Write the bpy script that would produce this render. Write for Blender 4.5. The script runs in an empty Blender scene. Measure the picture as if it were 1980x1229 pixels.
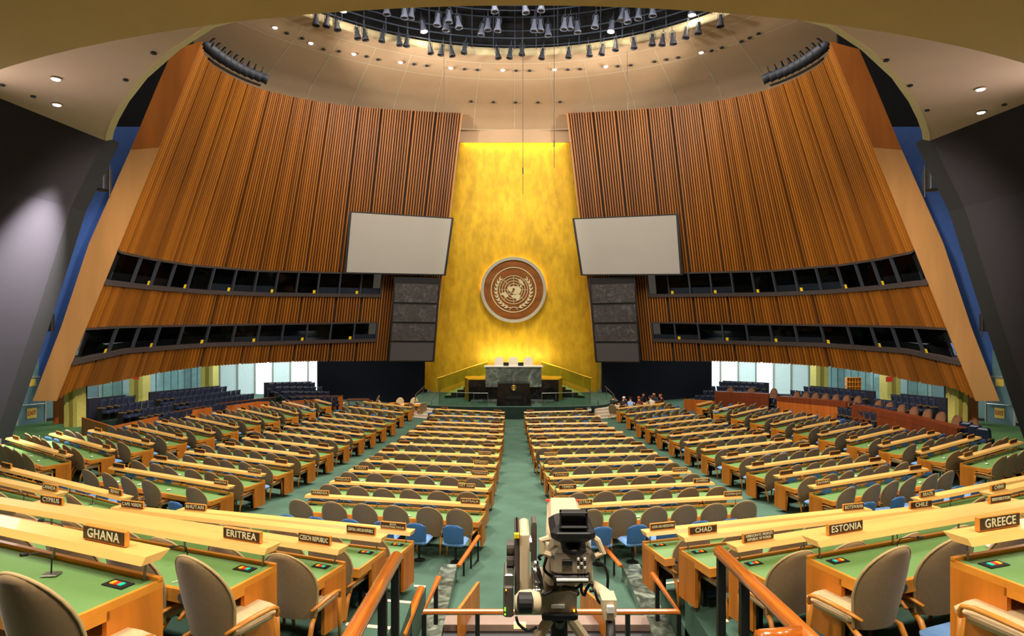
import bpy, math, random
from mathutils import Vector, Matrix
R_ = random.Random(11)
SC = bpy.context.scene
COL = SC.collection
H, CX, CY, F = 7.0, 990.0, 614.5, 1200.0
PI = math.pi
AX = 0.2                      # the hall's axis of symmetry, x = AX


def P(px, py, d):
    return Vector(((px - CX) / F * d, d, H - (py - CY) / F * d))


def lerp(a, b, t):
    return a + (b - a) * t


def floorz(x, y):
    return H - (3.95 + .1 * y - .00065 * y * y) + .0032 * min(x * x, 256.0)


# ------------------------------------------------------------------ materials
def lin(c):
    c = c / 255.0
    return c / 12.92 if c <= .04045 else ((c + .055) / 1.055) ** 2.4


def rgb(r, g, b):
    return (lin(r), lin(g), lin(b), 1.0)


def mat(name, col, rough=.6, metal=0.0, var=.12, scale=(6, 6, 6), detail=3.0, emit=None, estr=1.0, bump=0.0, spec=.5, coat=0.0, sheen=0.0):
    m = bpy.data.materials.new(name)
    m.use_nodes = True
    nt = m.node_tree
    b = nt.nodes['Principled BSDF']
    b.inputs['Roughness'].default_value = rough
    b.inputs['Metallic'].default_value = metal
    b.inputs['Specular IOR Level'].default_value = spec
    b.inputs['Coat Weight'].default_value = coat
    b.inputs['Sheen Weight'].default_value = sheen
    c = rgb(*col)
    b.inputs['Base Color'].default_value = c
    if var > 0:
        tc = nt.nodes.new('ShaderNodeTexCoord')
        mp = nt.nodes.new('ShaderNodeMapping')
        mp.inputs['Scale'].default_value = scale
        nz = nt.nodes.new('ShaderNodeTexNoise')
        nz.inputs['Scale'].default_value = 1.0
        nz.inputs['Detail'].default_value = detail
        rp = nt.nodes.new('ShaderNodeValToRGB')
        rp.color_ramp.elements[0].position = .3
        rp.color_ramp.elements[1].position = .7
        rp.color_ramp.elements[0].color = tuple(v * (1 - var) for v in c[:3]) + (1,)
        rp.color_ramp.elements[1].color = tuple(min(1, v * (1 + var)) for v in c[:3]) + (1,)
        nt.links.new(tc.outputs['Object'], mp.inputs['Vector'])
        nt.links.new(mp.outputs['Vector'], nz.inputs['Vector'])
        nt.links.new(nz.outputs['Fac'], rp.inputs['Fac'])
        nt.links.new(rp.outputs['Color'], b.inputs['Base Color'])
        if bump > 0:
            bp = nt.nodes.new('ShaderNodeBump')
            bp.inputs['Strength'].default_value = bump
            bp.inputs['Distance'].default_value = .02
            nt.links.new(nz.outputs['Fac'], bp.inputs['Height'])
            nt.links.new(bp.outputs['Normal'], b.inputs['Normal'])
    if emit:
        b.inputs['Emission Color'].default_value = rgb(*emit)
        b.inputs['Emission Strength'].default_value = estr
    return m


def marble(name, base, vein, rough=.25, scale=3.0):
    m = bpy.data.materials.new(name)
    m.use_nodes = True
    nt = m.node_tree
    b = nt.nodes['Principled BSDF']
    b.inputs['Roughness'].default_value = rough
    tc = nt.nodes.new('ShaderNodeTexCoord')
    n1 = nt.nodes.new('ShaderNodeTexNoise')
    n1.inputs['Scale'].default_value = scale
    n1.inputs['Detail'].default_value = 8
    n1.inputs['Distortion'].default_value = 1.6
    rp = nt.nodes.new('ShaderNodeValToRGB')
    e = rp.color_ramp.elements
    e[0].position = .38
    e[0].color = rgb(*base)
    e[1].position = .66
    e[1].color = rgb(*vein)
    e2 = rp.color_ramp.elements.new(.52)
    e2.color = tuple((a + c) / 2.6 for a, c in zip(rgb(*base)[:3], rgb(*vein)[:3])) + (1,)
    nt.links.new(tc.outputs['Object'], n1.inputs['Vector'])
    nt.links.new(n1.outputs['Fac'], rp.inputs['Fac'])
    nt.links.new(rp.outputs['Color'], b.inputs['Base Color'])
    return m


def glass_mat(name, tint, gl=.12, alpha=.75):
    m = bpy.data.materials.new(name)
    m.use_nodes = True
    nt = m.node_tree
    nt.nodes.clear()
    o = nt.nodes.new('ShaderNodeOutputMaterial')
    tr = nt.nodes.new('ShaderNodeBsdfTransparent')
    tr.inputs['Color'].default_value = rgb(*tint)
    g = nt.nodes.new('ShaderNodeBsdfGlossy')
    g.inputs['Roughness'].default_value = .02
    lw = nt.nodes.new('ShaderNodeLayerWeight')
    lw.inputs['Blend'].default_value = gl
    mx = nt.nodes.new('ShaderNodeMixShader')
    nt.links.new(lw.outputs['Fresnel'], mx.inputs['Fac'])
    nt.links.new(tr.outputs['BSDF'], mx.inputs[1])
    nt.links.new(g.outputs['BSDF'], mx.inputs[2])
    nt.links.new(mx.outputs['Shader'], o.inputs['Surface'])
    return m


def slat_mat():
    m = bpy.data.materials.new('slat_wood')
    m.use_nodes = True
    nt = m.node_tree
    b = nt.nodes['Principled BSDF']
    b.inputs['Roughness'].default_value = .45
    g = nt.nodes.new('ShaderNodeNewGeometry')
    rp = nt.nodes.new('ShaderNodeValToRGB')
    rp.color_ramp.elements[0].color = rgb(104, 57, 14)
    rp.color_ramp.elements[1].color = rgb(178, 108, 32)
    tc = nt.nodes.new('ShaderNodeTexCoord')
    mp = nt.nodes.new('ShaderNodeMapping')
    mp.inputs['Scale'].default_value = (.25, .25, .1)
    nz = nt.nodes.new('ShaderNodeTexNoise')
    nz.inputs['Scale'].default_value = 1.0
    nz.inputs['Detail'].default_value = 4
    ma = nt.nodes.new('ShaderNodeMath')
    ma.operation = 'MULTIPLY_ADD'
    ma.inputs[1].default_value = .55
    mb_ = nt.nodes.new('ShaderNodeMath')
    mb_.operation = 'MULTIPLY'
    mb_.inputs[1].default_value = .45
    nt.links.new(tc.outputs['Object'], mp.inputs['Vector'])
    nt.links.new(mp.outputs['Vector'], nz.inputs['Vector'])
    nt.links.new(nz.outputs['Fac'], mb_.inputs[0])
    nt.links.new(g.outputs['Random Per Island'], ma.inputs[0])
    nt.links.new(mb_.outputs[0], ma.inputs[2])
    nt.links.new(ma.outputs[0], rp.inputs['Fac'])
    nt.links.new(rp.outputs['Color'], b.inputs['Base Color'])
    return m


M = {}
M['carpet'] = mat('carpet_green', (66, 98, 82), .95, var=.22, scale=(1.1, 1.1, 1.1), detail=6)
M['carpet_side'] = mat('carpet_grass_green', (62, 104, 52), .95, var=.15, scale=(1.5, 1.5, 1.5), detail=6)
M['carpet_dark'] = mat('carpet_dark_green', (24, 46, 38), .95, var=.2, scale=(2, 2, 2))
M['slat'] = slat_mat()
M['slat_back'] = mat('slat_backing', (40, 24, 12), .8, var=.2, scale=(1, 1, .2))
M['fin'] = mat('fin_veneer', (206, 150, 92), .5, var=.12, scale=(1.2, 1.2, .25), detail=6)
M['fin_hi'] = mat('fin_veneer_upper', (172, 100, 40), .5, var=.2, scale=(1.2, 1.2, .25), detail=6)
M['gold'] = mat('gold_leaf', (204, 162, 30), .45, metal=.45, var=.2, scale=(2.2, 2.2, 1.1), detail=9, bump=.2)
M['ceil'] = mat('ceiling_plaster', (202, 170, 138), .9, var=.05, scale=(.5, .5, .5), detail=5)
M['ceil_back'] = mat('back_ceiling_plaster', (196, 164, 146), .9, var=.05, scale=(.5, .5, .5), detail=5)
M['ceil_edge'] = mat('ceiling_edge_plaster', (208, 190, 150), .85, var=.04)
M['overhang'] = mat('overhang_plaster', (196, 158, 104), .9, var=.04, scale=(.6, .6, .6))
M['seam'] = mat('ceiling_seam', (220, 205, 175), .9, var=0)
M['black'] = mat('black_metal', (14, 14, 16), .55, var=0)
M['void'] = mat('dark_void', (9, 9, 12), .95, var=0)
M['rigging'] = mat('rigging_metal', (58, 66, 82), .5, metal=.3, var=0)
M['lampbody'] = mat('lamp_body', (92, 98, 118), .5, metal=.2, var=0)
M['lampdark'] = mat('lamp_dark', (38, 42, 54), .6, var=0)
M['darkwall'] = mat('dark_wall', (33, 28, 36), .95, var=.08, scale=(.6, .6, .6))
M['bluewall'] = mat('blue_wall', (70, 104, 178), .9, var=.06, scale=(2, 2, 2))
M['navy'] = mat('navy_wall', (16, 19, 38), .9, var=.2, scale=(1, 1, 1))
M['teal'] = mat('teal_wall', (104, 140, 142), .6, var=.05)
M['tealdoor'] = mat('teal_door', (96, 126, 136), .5, var=.04)
M['dooredge'] = mat('door_trim', (160, 160, 150), .5, var=0)
M['colyellow'] = mat('column_yellow', (196, 182, 96), .7, var=.08)
M['colshadow'] = mat('column_groove_shade', (150, 132, 56), .7, var=.08)  # shade of the column groove put into a darker yellow
M['desk'] = mat('desk_wood', (226, 146, 48), .32, var=.16, scale=(.7, 5, 9), detail=6, coat=.15)
M['deskend'] = mat('desk_end_veneer', (206, 122, 34), .4, var=.2, scale=(7, 7, .7), detail=6)
M['shelf'] = mat('shelf_maple', (240, 190, 108), .3, var=.12, scale=(.6, 5, 9), detail=6, coat=.2)
M['green'] = mat('green_leather', (106, 146, 82), .45, var=.05, scale=(2, 2, 2))
M['modesty'] = mat('modesty_wood', (96, 50, 20), .5, var=.2, scale=(5, 5, .6))
M['steel'] = mat('brushed_steel', (150, 150, 140), .35, metal=.8, var=0)
M['chrome'] = mat('chrome', (200, 202, 206), .18, metal=1.0, var=0)
M['beige'] = mat('taupe_fabric', (138, 112, 76), .8, var=.07, scale=(30, 30, 30), sheen=.15)
M['cream'] = mat('cream_fabric', (206, 178, 134), .8, var=.06, scale=(30, 30, 30))
M['piping'] = mat('tan_piping', (186, 158, 108), .7, var=0)
M['chairwood'] = mat('chair_wood', (204, 130, 44), .35, var=.2, scale=(8, 8, 3))
M['blue'] = mat('blue_fabric', (58, 112, 176), .85, var=.08, scale=(30, 30, 30), sheen=.2)
M['blueseat'] = mat('light_blue_fabric', (110, 156, 214), .85, var=.05, scale=(30, 30, 30), sheen=.2)
M['navyseat'] = mat('navy_leather', (34, 43, 66), .45, var=.15, scale=(8, 8, 8))
M['armwood'] = mat('arm_wood', (120, 94, 50), .5, var=0)
M['barrier'] = mat('barrier_wood', (182, 96, 34), .4, var=.22, scale=(6, 6, .5), detail=6)
M['barrierdark'] = mat('barrier_dark_wood', (112, 50, 22), .4, var=.22, scale=(6, 6, .5), detail=6)
M['brownchair'] = mat('brown_leather', (120, 82, 58), .5, var=.1)
M['plate'] = mat('plate_brown', (58, 32, 20), .4, var=.05)
M['plateframe'] = mat('plate_frame', (214, 142, 52), .4, var=.1)
M['letter'] = mat('letter_cream', (232, 224, 186), .5, var=0)
M['white'] = mat('white_plastic', (226, 224, 214), .4, var=0)
M['red'] = mat('red_button', (230, 40, 30), .4, var=0, emit=(255, 40, 20), estr=.7)
M['tealb'] = mat('green_button', (20, 170, 140), .4, var=0, emit=(20, 190, 150), estr=.7)
M['orange'] = mat('yellow_button', (250, 160, 20), .4, var=0, emit=(255, 160, 20), estr=.7)
M['marble'] = marble('green_marble', (46, 60, 52), (150, 160, 146), .22, 2.6)
M['marblegrey'] = marble('grey_green_marble', (70, 82, 74), (140, 150, 138), .3, 1.3)
M['marbleblack'] = marble('black_marble', (9, 9, 10), (36, 34, 34), .2, 2.0)
M['rail'] = mat('handrail_wood', (196, 104, 30), .22, var=.15, scale=(3, 3, 3), coat=.4)
M['screen'] = mat('projection_fabric', (168, 162, 154), .9, var=.015, scale=(.4, .4, .4))
M['spk'] = marble('speaker_cloth', (62, 58, 58), (92, 88, 86), .9, 2.2)
M['spkplain'] = mat('speaker_cloth_plain', (74, 70, 72), .9, var=.03)
M['emblemwood'] = mat('emblem_wood', (124, 70, 18), .35, var=.35, scale=(.5, 1, 1.6), detail=5, coat=.3)
M['emblemrim'] = mat('emblem_rim', (196, 192, 176), .3, metal=.5, var=.06)
M['emblemmark'] = mat('emblem_mark', (200, 186, 146), .45, var=.04)
M['frame'] = mat('window_frame', (56, 58, 68), .5, var=0)
M['sill'] = mat('window_sill', (52, 42, 40), .7, var=.1)
M['counter'] = mat('booth_counter', (62, 68, 82), .7, var=.05)
M['glass'] = glass_mat('booth_glass', (210, 216, 222), .18)
M['clear'] = glass_mat('clear_glass', (225, 236, 230), .1)
M['lobby'] = mat('lobby_wall_glow', (206, 222, 220), .8, var=.06, emit=(196, 226, 228), estr=.35)  # faint emission makes the lobby wall look daylit, no lamp there
M['daylight'] = mat('daylight_window', (235, 245, 250), .5, var=0, emit=(232, 244, 252), estr=1.5)
M['lobbyglass'] = mat('lobby_glass', (120, 160, 166), .12, var=.12, scale=(1, 1, 3))
M['exit'] = mat('exit_sign', (232, 196, 86), .5, var=0)
M['exitred'] = mat('exit_letters', (196, 44, 24), .5, var=0)
M['lamp'] = mat('lamp_lit', (255, 255, 255), .5, var=0, emit=(255, 244, 250), estr=14.0)
M['lampwarm'] = mat('lamp_warm', (255, 240, 200), .5, var=0, emit=(255, 226, 170), estr=60.0)
M['camera'] = mat('camera_beige', (214, 192, 156), .5, var=.03)
M['cameragrey'] = mat('camera_taupe', (150, 138, 116), .5, var=.03)
M['cameradark'] = mat('camera_brown_grey', (84, 74, 68), .5, var=.03)
M['led'] = mat('green_led', (120, 240, 40), .5, var=0, emit=(120, 250, 40), estr=3)
M['ledo'] = mat('orange_led', (255, 150, 20), .5, var=0, emit=(255, 150, 20), estr=3)
M['yellow'] = mat('yellow_label', (240, 206, 20), .6, var=0)
M['skin'] = mat('skin', (206, 142, 104), .6, var=0)
M['suit'] = mat('dark_suit', (26, 26, 32), .8, var=0)
M['shirtblue'] = mat('pale_blue_shirt', (150, 172, 210), .8, var=0)
M['shirtwhite'] = mat('white_shirt', (226, 216, 200), .8, var=0)
M['greysuit'] = mat('grey_suit', (66, 68, 78), .8, var=0)
M['maroon'] = mat('maroon_dress', (96, 34, 32), .8, var=0)
M['hairdark'] = mat('dark_hair', (22, 17, 16), .6, var=0)
M['hairwhite'] = mat('white_hair', (222, 214, 200), .6, var=0)
M['hairginger'] = mat('ginger_hair', (166, 84, 34), .6, var=0)
M['paper'] = mat('white_paper', (238, 236, 228), .8, var=0)
M['step'] = mat('step_stone', (206, 192, 172), .6, var=.05)
M['whitechair'] = mat('white_leather', (236, 226, 206), .5, var=.04)


# ------------------------------------------------------------------ mesh builder
class MB:
    def __init__(s):
        s.v, s.f, s.m = [], [], []

    def add(s, vs, fs, mi=0):
        b = len(s.v)
        s.v += [Vector(v) for v in vs]
        s.f += [tuple(b + i for i in f) for f in fs]
        s.m += [mi] * len(fs)
        return s

    def hexa(s, c8, mi=0):           # 4 bottom + 4 top corners
        return s.add(c8, [(3, 2, 1, 0), (4, 5, 6, 7), (0, 1, 5, 4), (1, 2, 6, 5), (2, 3, 7, 6), (3, 0, 4, 7)], mi)

    def box(s, lo, hi, mi=0, mtx=None):
        x0, y0, z0 = lo
        x1, y1, z1 = hi
        c = [Vector(p) for p in ((x0, y0, z0), (x1, y0, z0), (x1, y1, z0), (x0, y1, z0), (x0, y0, z1), (x1, y0, z1), (x1, y1, z1), (x0, y1, z1))]
        if mtx:
            c = [mtx @ p for p in c]
        return s.hexa(c, mi)

    def rbox(s, lo, hi, r=.03, mi=0, mtx=None):      # box with chamfered edges
        x0, y0, z0 = lo
        x1, y1, z1 = hi
        ring = lambda a, z: [(x0 + a + r, y0 + a, z), (x1 - a - r, y0 + a, z), (x1 - a, y0 + a + r, z), (x1 - a, y1 - a - r, z), (x1 - a - r, y1 - a, z), (x0 + a + r, y1 - a, z), (x0 + a, y1 - a - r, z), (x0 + a, y0 + a + r, z)]
        vs = ring(r, z0) + ring(0, z0 + r) + ring(0, z1 - r) + ring(r, z1)
        vs = [Vector(v) for v in vs]
        if mtx:
            vs = [mtx @ v for v in vs]
        fs = [tuple(range(7, -1, -1)), tuple(range(24, 32))]
        for k in range(3):
            for i in range(8):
                j = (i + 1) % 8
                fs.append((k * 8 + i, k * 8 + j, k * 8 + 8 + j, k * 8 + 8 + i))
        return s.add(vs, fs, mi)

    def tube(s, path, r, n=8, mi=0, cap=True, flat=1.0):
        path = [Vector(p) for p in path]
        rs = r if isinstance(r, (list, tuple)) else [r] * len(path)
        vs, prev = [], None
        for i, p in enumerate(path):
            t = (path[min(i + 1, len(path) - 1)] - path[max(i - 1, 0)]).normalized()
            if prev is None:
                a = Vector((0, 0, 1)) if abs(t.z) < .9 else Vector((1, 0, 0))
                u = t.cross(a).normalized()
            else:
                u = (prev - t * prev.dot(t)).normalized()
            prev = u
            w = t.cross(u)
            for k in range(n):
                an = 2 * PI * k / n
                vs.append(p + (u * math.cos(an) + w * math.sin(an) * flat) * rs[i])
        fs = []
        for i in range(len(path) - 1):
            for k in range(n):
                j = (k + 1) % n
                fs.append((i * n + k, i * n + j, (i + 1) * n + j, (i + 1) * n + k))
        if cap:
            fs.append(tuple(range(n - 1, -1, -1)))
            fs.append(tuple(range((len(path) - 1) * n, len(path) * n)))
        return s.add(vs, fs, mi)

    def lathe(s, prof, n=16, mi=0, mtx=None):
        vs = []
        for r, z in prof:
            for k in range(n):
                a = 2 * PI * k / n
                vs.append(Vector((r * math.cos(a), r * math.sin(a), z)))
        if mtx:
            vs = [mtx @ v for v in vs]
        fs = []
        for i in range(len(prof) - 1):
            for k in range(n):
                j = (k + 1) % n
                fs.append((i * n + k, i * n + j, (i + 1) * n + j, (i + 1) * n + k))
        fs.append(tuple(range(n - 1, -1, -1)))
        fs.append(tuple(range((len(prof) - 1) * n, len(prof) * n)))
        return s.add(vs, fs, mi)

    def prism(s, poly, ext, mi=0):       # planar polygon (3-D points) swept along the vector ext
        n = len(poly)
        poly = [Vector(p) for p in poly]
        e = Vector(ext)
        return s.add(poly + [p + e for p in poly], [tuple(range(n - 1, -1, -1)), tuple(range(n, 2 * n))] + [(i, (i + 1) % n, n + (i + 1) % n, n + i) for i in range(n)], mi)

    def grid(s, pts, mi=0):              # rows of points
        n = len(pts[0])
        vs = [p for row in pts for p in row]
        fs = [(i * n + j, i * n + j + 1, (i + 1) * n + j + 1, (i + 1) * n + j) for i in range(len(pts) - 1) for j in range(n - 1)]
        return s.add(vs, fs, mi)

    def mesh(s, name, mats, smooth=False, inv=None):
        me = bpy.data.meshes.new(name)
        vs = [inv @ v for v in s.v] if inv else s.v
        me.from_pydata([tuple(v) for v in vs], [], s.f)
        for m in (mats if isinstance(mats, (list, tuple)) else [mats]):
            me.materials.append(m)
        me.polygons.foreach_set('material_index', s.m)
        if smooth:
            me.polygons.foreach_set('use_smooth', [True] * len(me.polygons))
        me.update()
        return me

    def build(s, name, mats, parent=None, smooth=False, origin=None):
        inv = None
        if parent is not None:
            q = parent
            while q is not None and q.name not in PM:
                q = q.parent
            if q is not None:
                inv = PM[q.name]['_m'].inverted()
        elif origin is not None:
            inv = Matrix.Translation(-Vector(origin))
        o = bpy.data.objects.new(name, s.mesh(name, mats, smooth, inv))
        COL.objects.link(o)
        if parent is not None:
            o.parent = parent
        elif origin is not None:
            o.location = origin
        return o


PM = {}


def tag(o, label=None, cat=None, group=None, kind=None):
    if label:
        o['label'] = label
    if cat:
        o['category'] = cat
    if group:
        o['group'] = group
    if kind:
        o['kind'] = kind
    return o


def thing(name, label, cat, loc, rz=0.0, group=None):
    o = bpy.data.objects.new(name, None)
    o.empty_display_size = .1
    o.location = loc
    o.rotation_euler = (0, 0, rz)
    COL.objects.link(o)
    PM[o.name] = {'_m': Matrix.Translation(Vector(loc)) @ Matrix.Rotation(rz, 4, 'Z')}
    return tag(o, label, cat, group)


def put(name, me, loc=(0, 0, 0), rz=0.0, parent=None, rx=0.0):
    o = bpy.data.objects.new(name, me)
    o.location = loc
    o.rotation_euler = (rx, 0, rz)
    COL.objects.link(o)
    if parent is not None:
        o.parent = parent
    return o


def struct(name, mb, mats, smooth=False, parent=None):
    o = mb.build(name, mats, parent, smooth)
    if parent is None:
        o['kind'] = 'structure'
    return o


def base(name, loc=(0, 0, 0)):          # an Empty that holds the pieces of a piece of the setting
    o = bpy.data.objects.new(name, None)
    o.location = loc
    COL.objects.link(o)
    PM[o.name] = {'_m': Matrix.Translation(Vector(loc))}
    o['kind'] = 'structure'
    return o


ORD = ['first', 'second', 'third', 'fourth', 'fifth', 'sixth', 'seventh', 'eighth', 'ninth', 'tenth', 'eleventh', 'twelfth', 'thirteenth', 'fourteenth', 'fifteenth', 'sixteenth', 'seventeenth', 'eighteenth', 'nineteenth', 'twentieth', 'twenty-first', 'twenty-second', 'twenty-third', 'twenty-fourth', 'twenty-fifth', 'twenty-sixth', 'twenty-seventh', 'twenty-eighth', 'twenty-ninth', 'thirtieth']


def text_mesh(txt, size, width=None):
    cu = bpy.data.curves.new('lettering', 'FONT')
    cu.body = txt
    cu.size = size
    cu.align_x = 'CENTER'
    cu.align_y = 'CENTER'
    cu.extrude = .002
    cu.offset = size * .012
    cu.space_character = 1.08
    cu.resolution_u = 3
    ob = bpy.data.objects.new('lettering_source', cu)
    COL.objects.link(ob)
    dg = bpy.context.evaluated_depsgraph_get()
    me = bpy.data.meshes.new_from_object(ob.evaluated_get(dg))
    bpy.data.objects.remove(ob)
    bpy.data.curves.remove(cu)
    if width and me.vertices:
        xs = [v.co.x for v in me.vertices]
        w = max(xs) - min(xs)
        if w > width:
            k = width / w
            for v in me.vertices:
                v.co.x *= k
    return me


# ================================================================== SETTING
def mirror(p):
    return Vector((2 * AX - p.x, p.y, p.z))


# ---- floor
mb = MB()
nx, ny = 60, 56
pts = []
for j in range(ny + 1):
    y = lerp(7.0, 58.5, j / ny)
    pts.append([Vector((x, y, floorz(x, y))) for x in [lerp(-27, 27.4, i / nx) for i in range(nx + 1)]])
mb.grid(pts)
struct('floor', mb, M['carpet'], True)
# grass green side aisles by the exit doors
for sgn, nm in ((-1, 'floor_side_left'), (1, 'floor_side_right')):
    mb = MB()
    xs = [sgn * v for v in (16.6, 18, 20, 22, 24, 26.3)]
    mb.grid([[Vector((x + AX, y, floorz(x, y) + .012)) for x in xs] for y in [lerp(15, 44, j / 20) for j in range(21)]])
    struct(nm, mb, M['carpet_side'], True)

# ---- cone-shaped slatted side walls, ruled between a top and a bottom curve
COLS = [(390, 80, 30, 108, 775, 30), (398, 110, 30.8, 150, 752, 31), (425, 135, 32.5, 210, 741, 33.5), (480, 163, 36, 310, 721, 37.5),
        (540, 181, 39, 420, 707, 41), (640, 200, 43.5, 570, 699.5, 45.5), (760, 211, 47, 710, 697.5, 48.5), (893, 218, 49.5, 837, 696, 50.5)]
TOP = [P(a, b, c) for a, b, c, *_ in COLS]
BOT = [P(d, e, f) for *_, d, e, f in COLS]


def crom(p, i, t):
    p0 = p[max(i - 1, 0)] if i > 0 else p[0] * 2 - p[1]
    p1, p2 = p[i], p[i + 1]
    p3 = p[i + 2] if i + 2 < len(p) else p[-1] * 2 - p[-2]
    return .5 * ((2 * p1) + (p2 - p0) * t + (2 * p0 - 5 * p1 + 4 * p2 - p3) * t * t + (3 * p1 - p0 - 3 * p2 + p3) * t ** 3)


FINE = []
for i in range(len(COLS) - 1):
    for k in range(24):
        FINE.append((crom(TOP, i, k / 24), crom(BOT, i, k / 24)))
FINE.append((TOP[-1], BOT[-1]))
ARC = [0]
for a, b in zip(FINE, FINE[1:]):
    ARC.append(ARC[-1] + ((a[1] - b[1]).length + (a[0] - b[0]).length) / 2)


def column(s):                        # arc length -> (top point, bottom point)
    s = max(0, min(ARC[-1], s))
    for i in range(len(ARC) - 1):
        if ARC[i + 1] >= s:
            t = (s - ARC[i]) / max(1e-6, ARC[i + 1] - ARC[i])
            return FINE[i][0].lerp(FINE[i + 1][0], t), FINE[i][1].lerp(FINE[i + 1][1], t)
    return FINE[-1]


EDGE = {1: [(205, 462), (235, 486), (300, 500), (370, 511), (500, 522), (700, 527), (800, 528)],
        2: [(190, 545), (300, 557), (400, 565), (500, 569), (735, 572), (800, 572)],
        3: [(140, 635), (240, 630), (400, 627), (725, 622), (800, 621)],
        4: [(120, 706), (142, 701), (240, 679), (400, 667), (653, 660), (725, 658), (800, 657)]}


def edge_y(k, px):
    e = EDGE[k]
    if px <= e[0][0]:
        return e[0][1]
    for a, b in zip(e, e[1:]):
        if px <= b[0]:
            return lerp(a[1], b[1], (px - a[0]) / (b[0] - a[0]))
    return e[-1][1]


def proj(p):
    return CX + F * p.x / p.y, CY - F * (p.z - H) / p.y


def level(k, s):                      # point of the wall at the k-th horizontal break
    t0, b0 = column(s)
    lo, hi = 0.0, 1.0
    for _ in range(24):
        m = (lo + hi) / 2
        px, py = proj(t0.lerp(b0, m))
        if py < edge_y(k, px):
            lo = m
        else:
            hi = m
    return t0.lerp(b0, lo)


def frame_at(s):                      # tangent along the wall and outward normal
    a, b = column(s - .3), column(s + .3)
    tan = ((b[0] - a[0]) + (b[1] - a[1])).normalized()
    up = (column(s)[0] - column(s)[1]).normalized()
    n = up.cross(tan).normalized()    # sign fixed so that it points away from the seats
    if n.dot(Vector((0, 22, 0)) - column(s)[1]) > 0:
        n = -n
    return tan, n


# arc length where the window bands stop
S_END = ARC[-1]
for k in range(400):
    s = k / 400 * ARC[-1]
    if proj(level(3, s))[0] > 729:
        S_END = s
        break
S_STACK0 = S_STACK1 = None
for k in range(800):
    s = k / 800 * ARC[-1]
    px = proj(level(3, s))[0]
    if S_STACK0 is None and px > 757:
        S_STACK0 = s
    if px < 846:
        S_STACK1 = s


def slat(mb, p0, p1, tan, n, w=.11, d=.19, mi=0):
    a, b = tan * (w / 2), n * d
    mb.hexa([p0 - a, p0 + a, p0 + a + b, p0 - a + b, p1 - a, p1 + a, p1 + a + b, p1 - a + b], mi)


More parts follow.
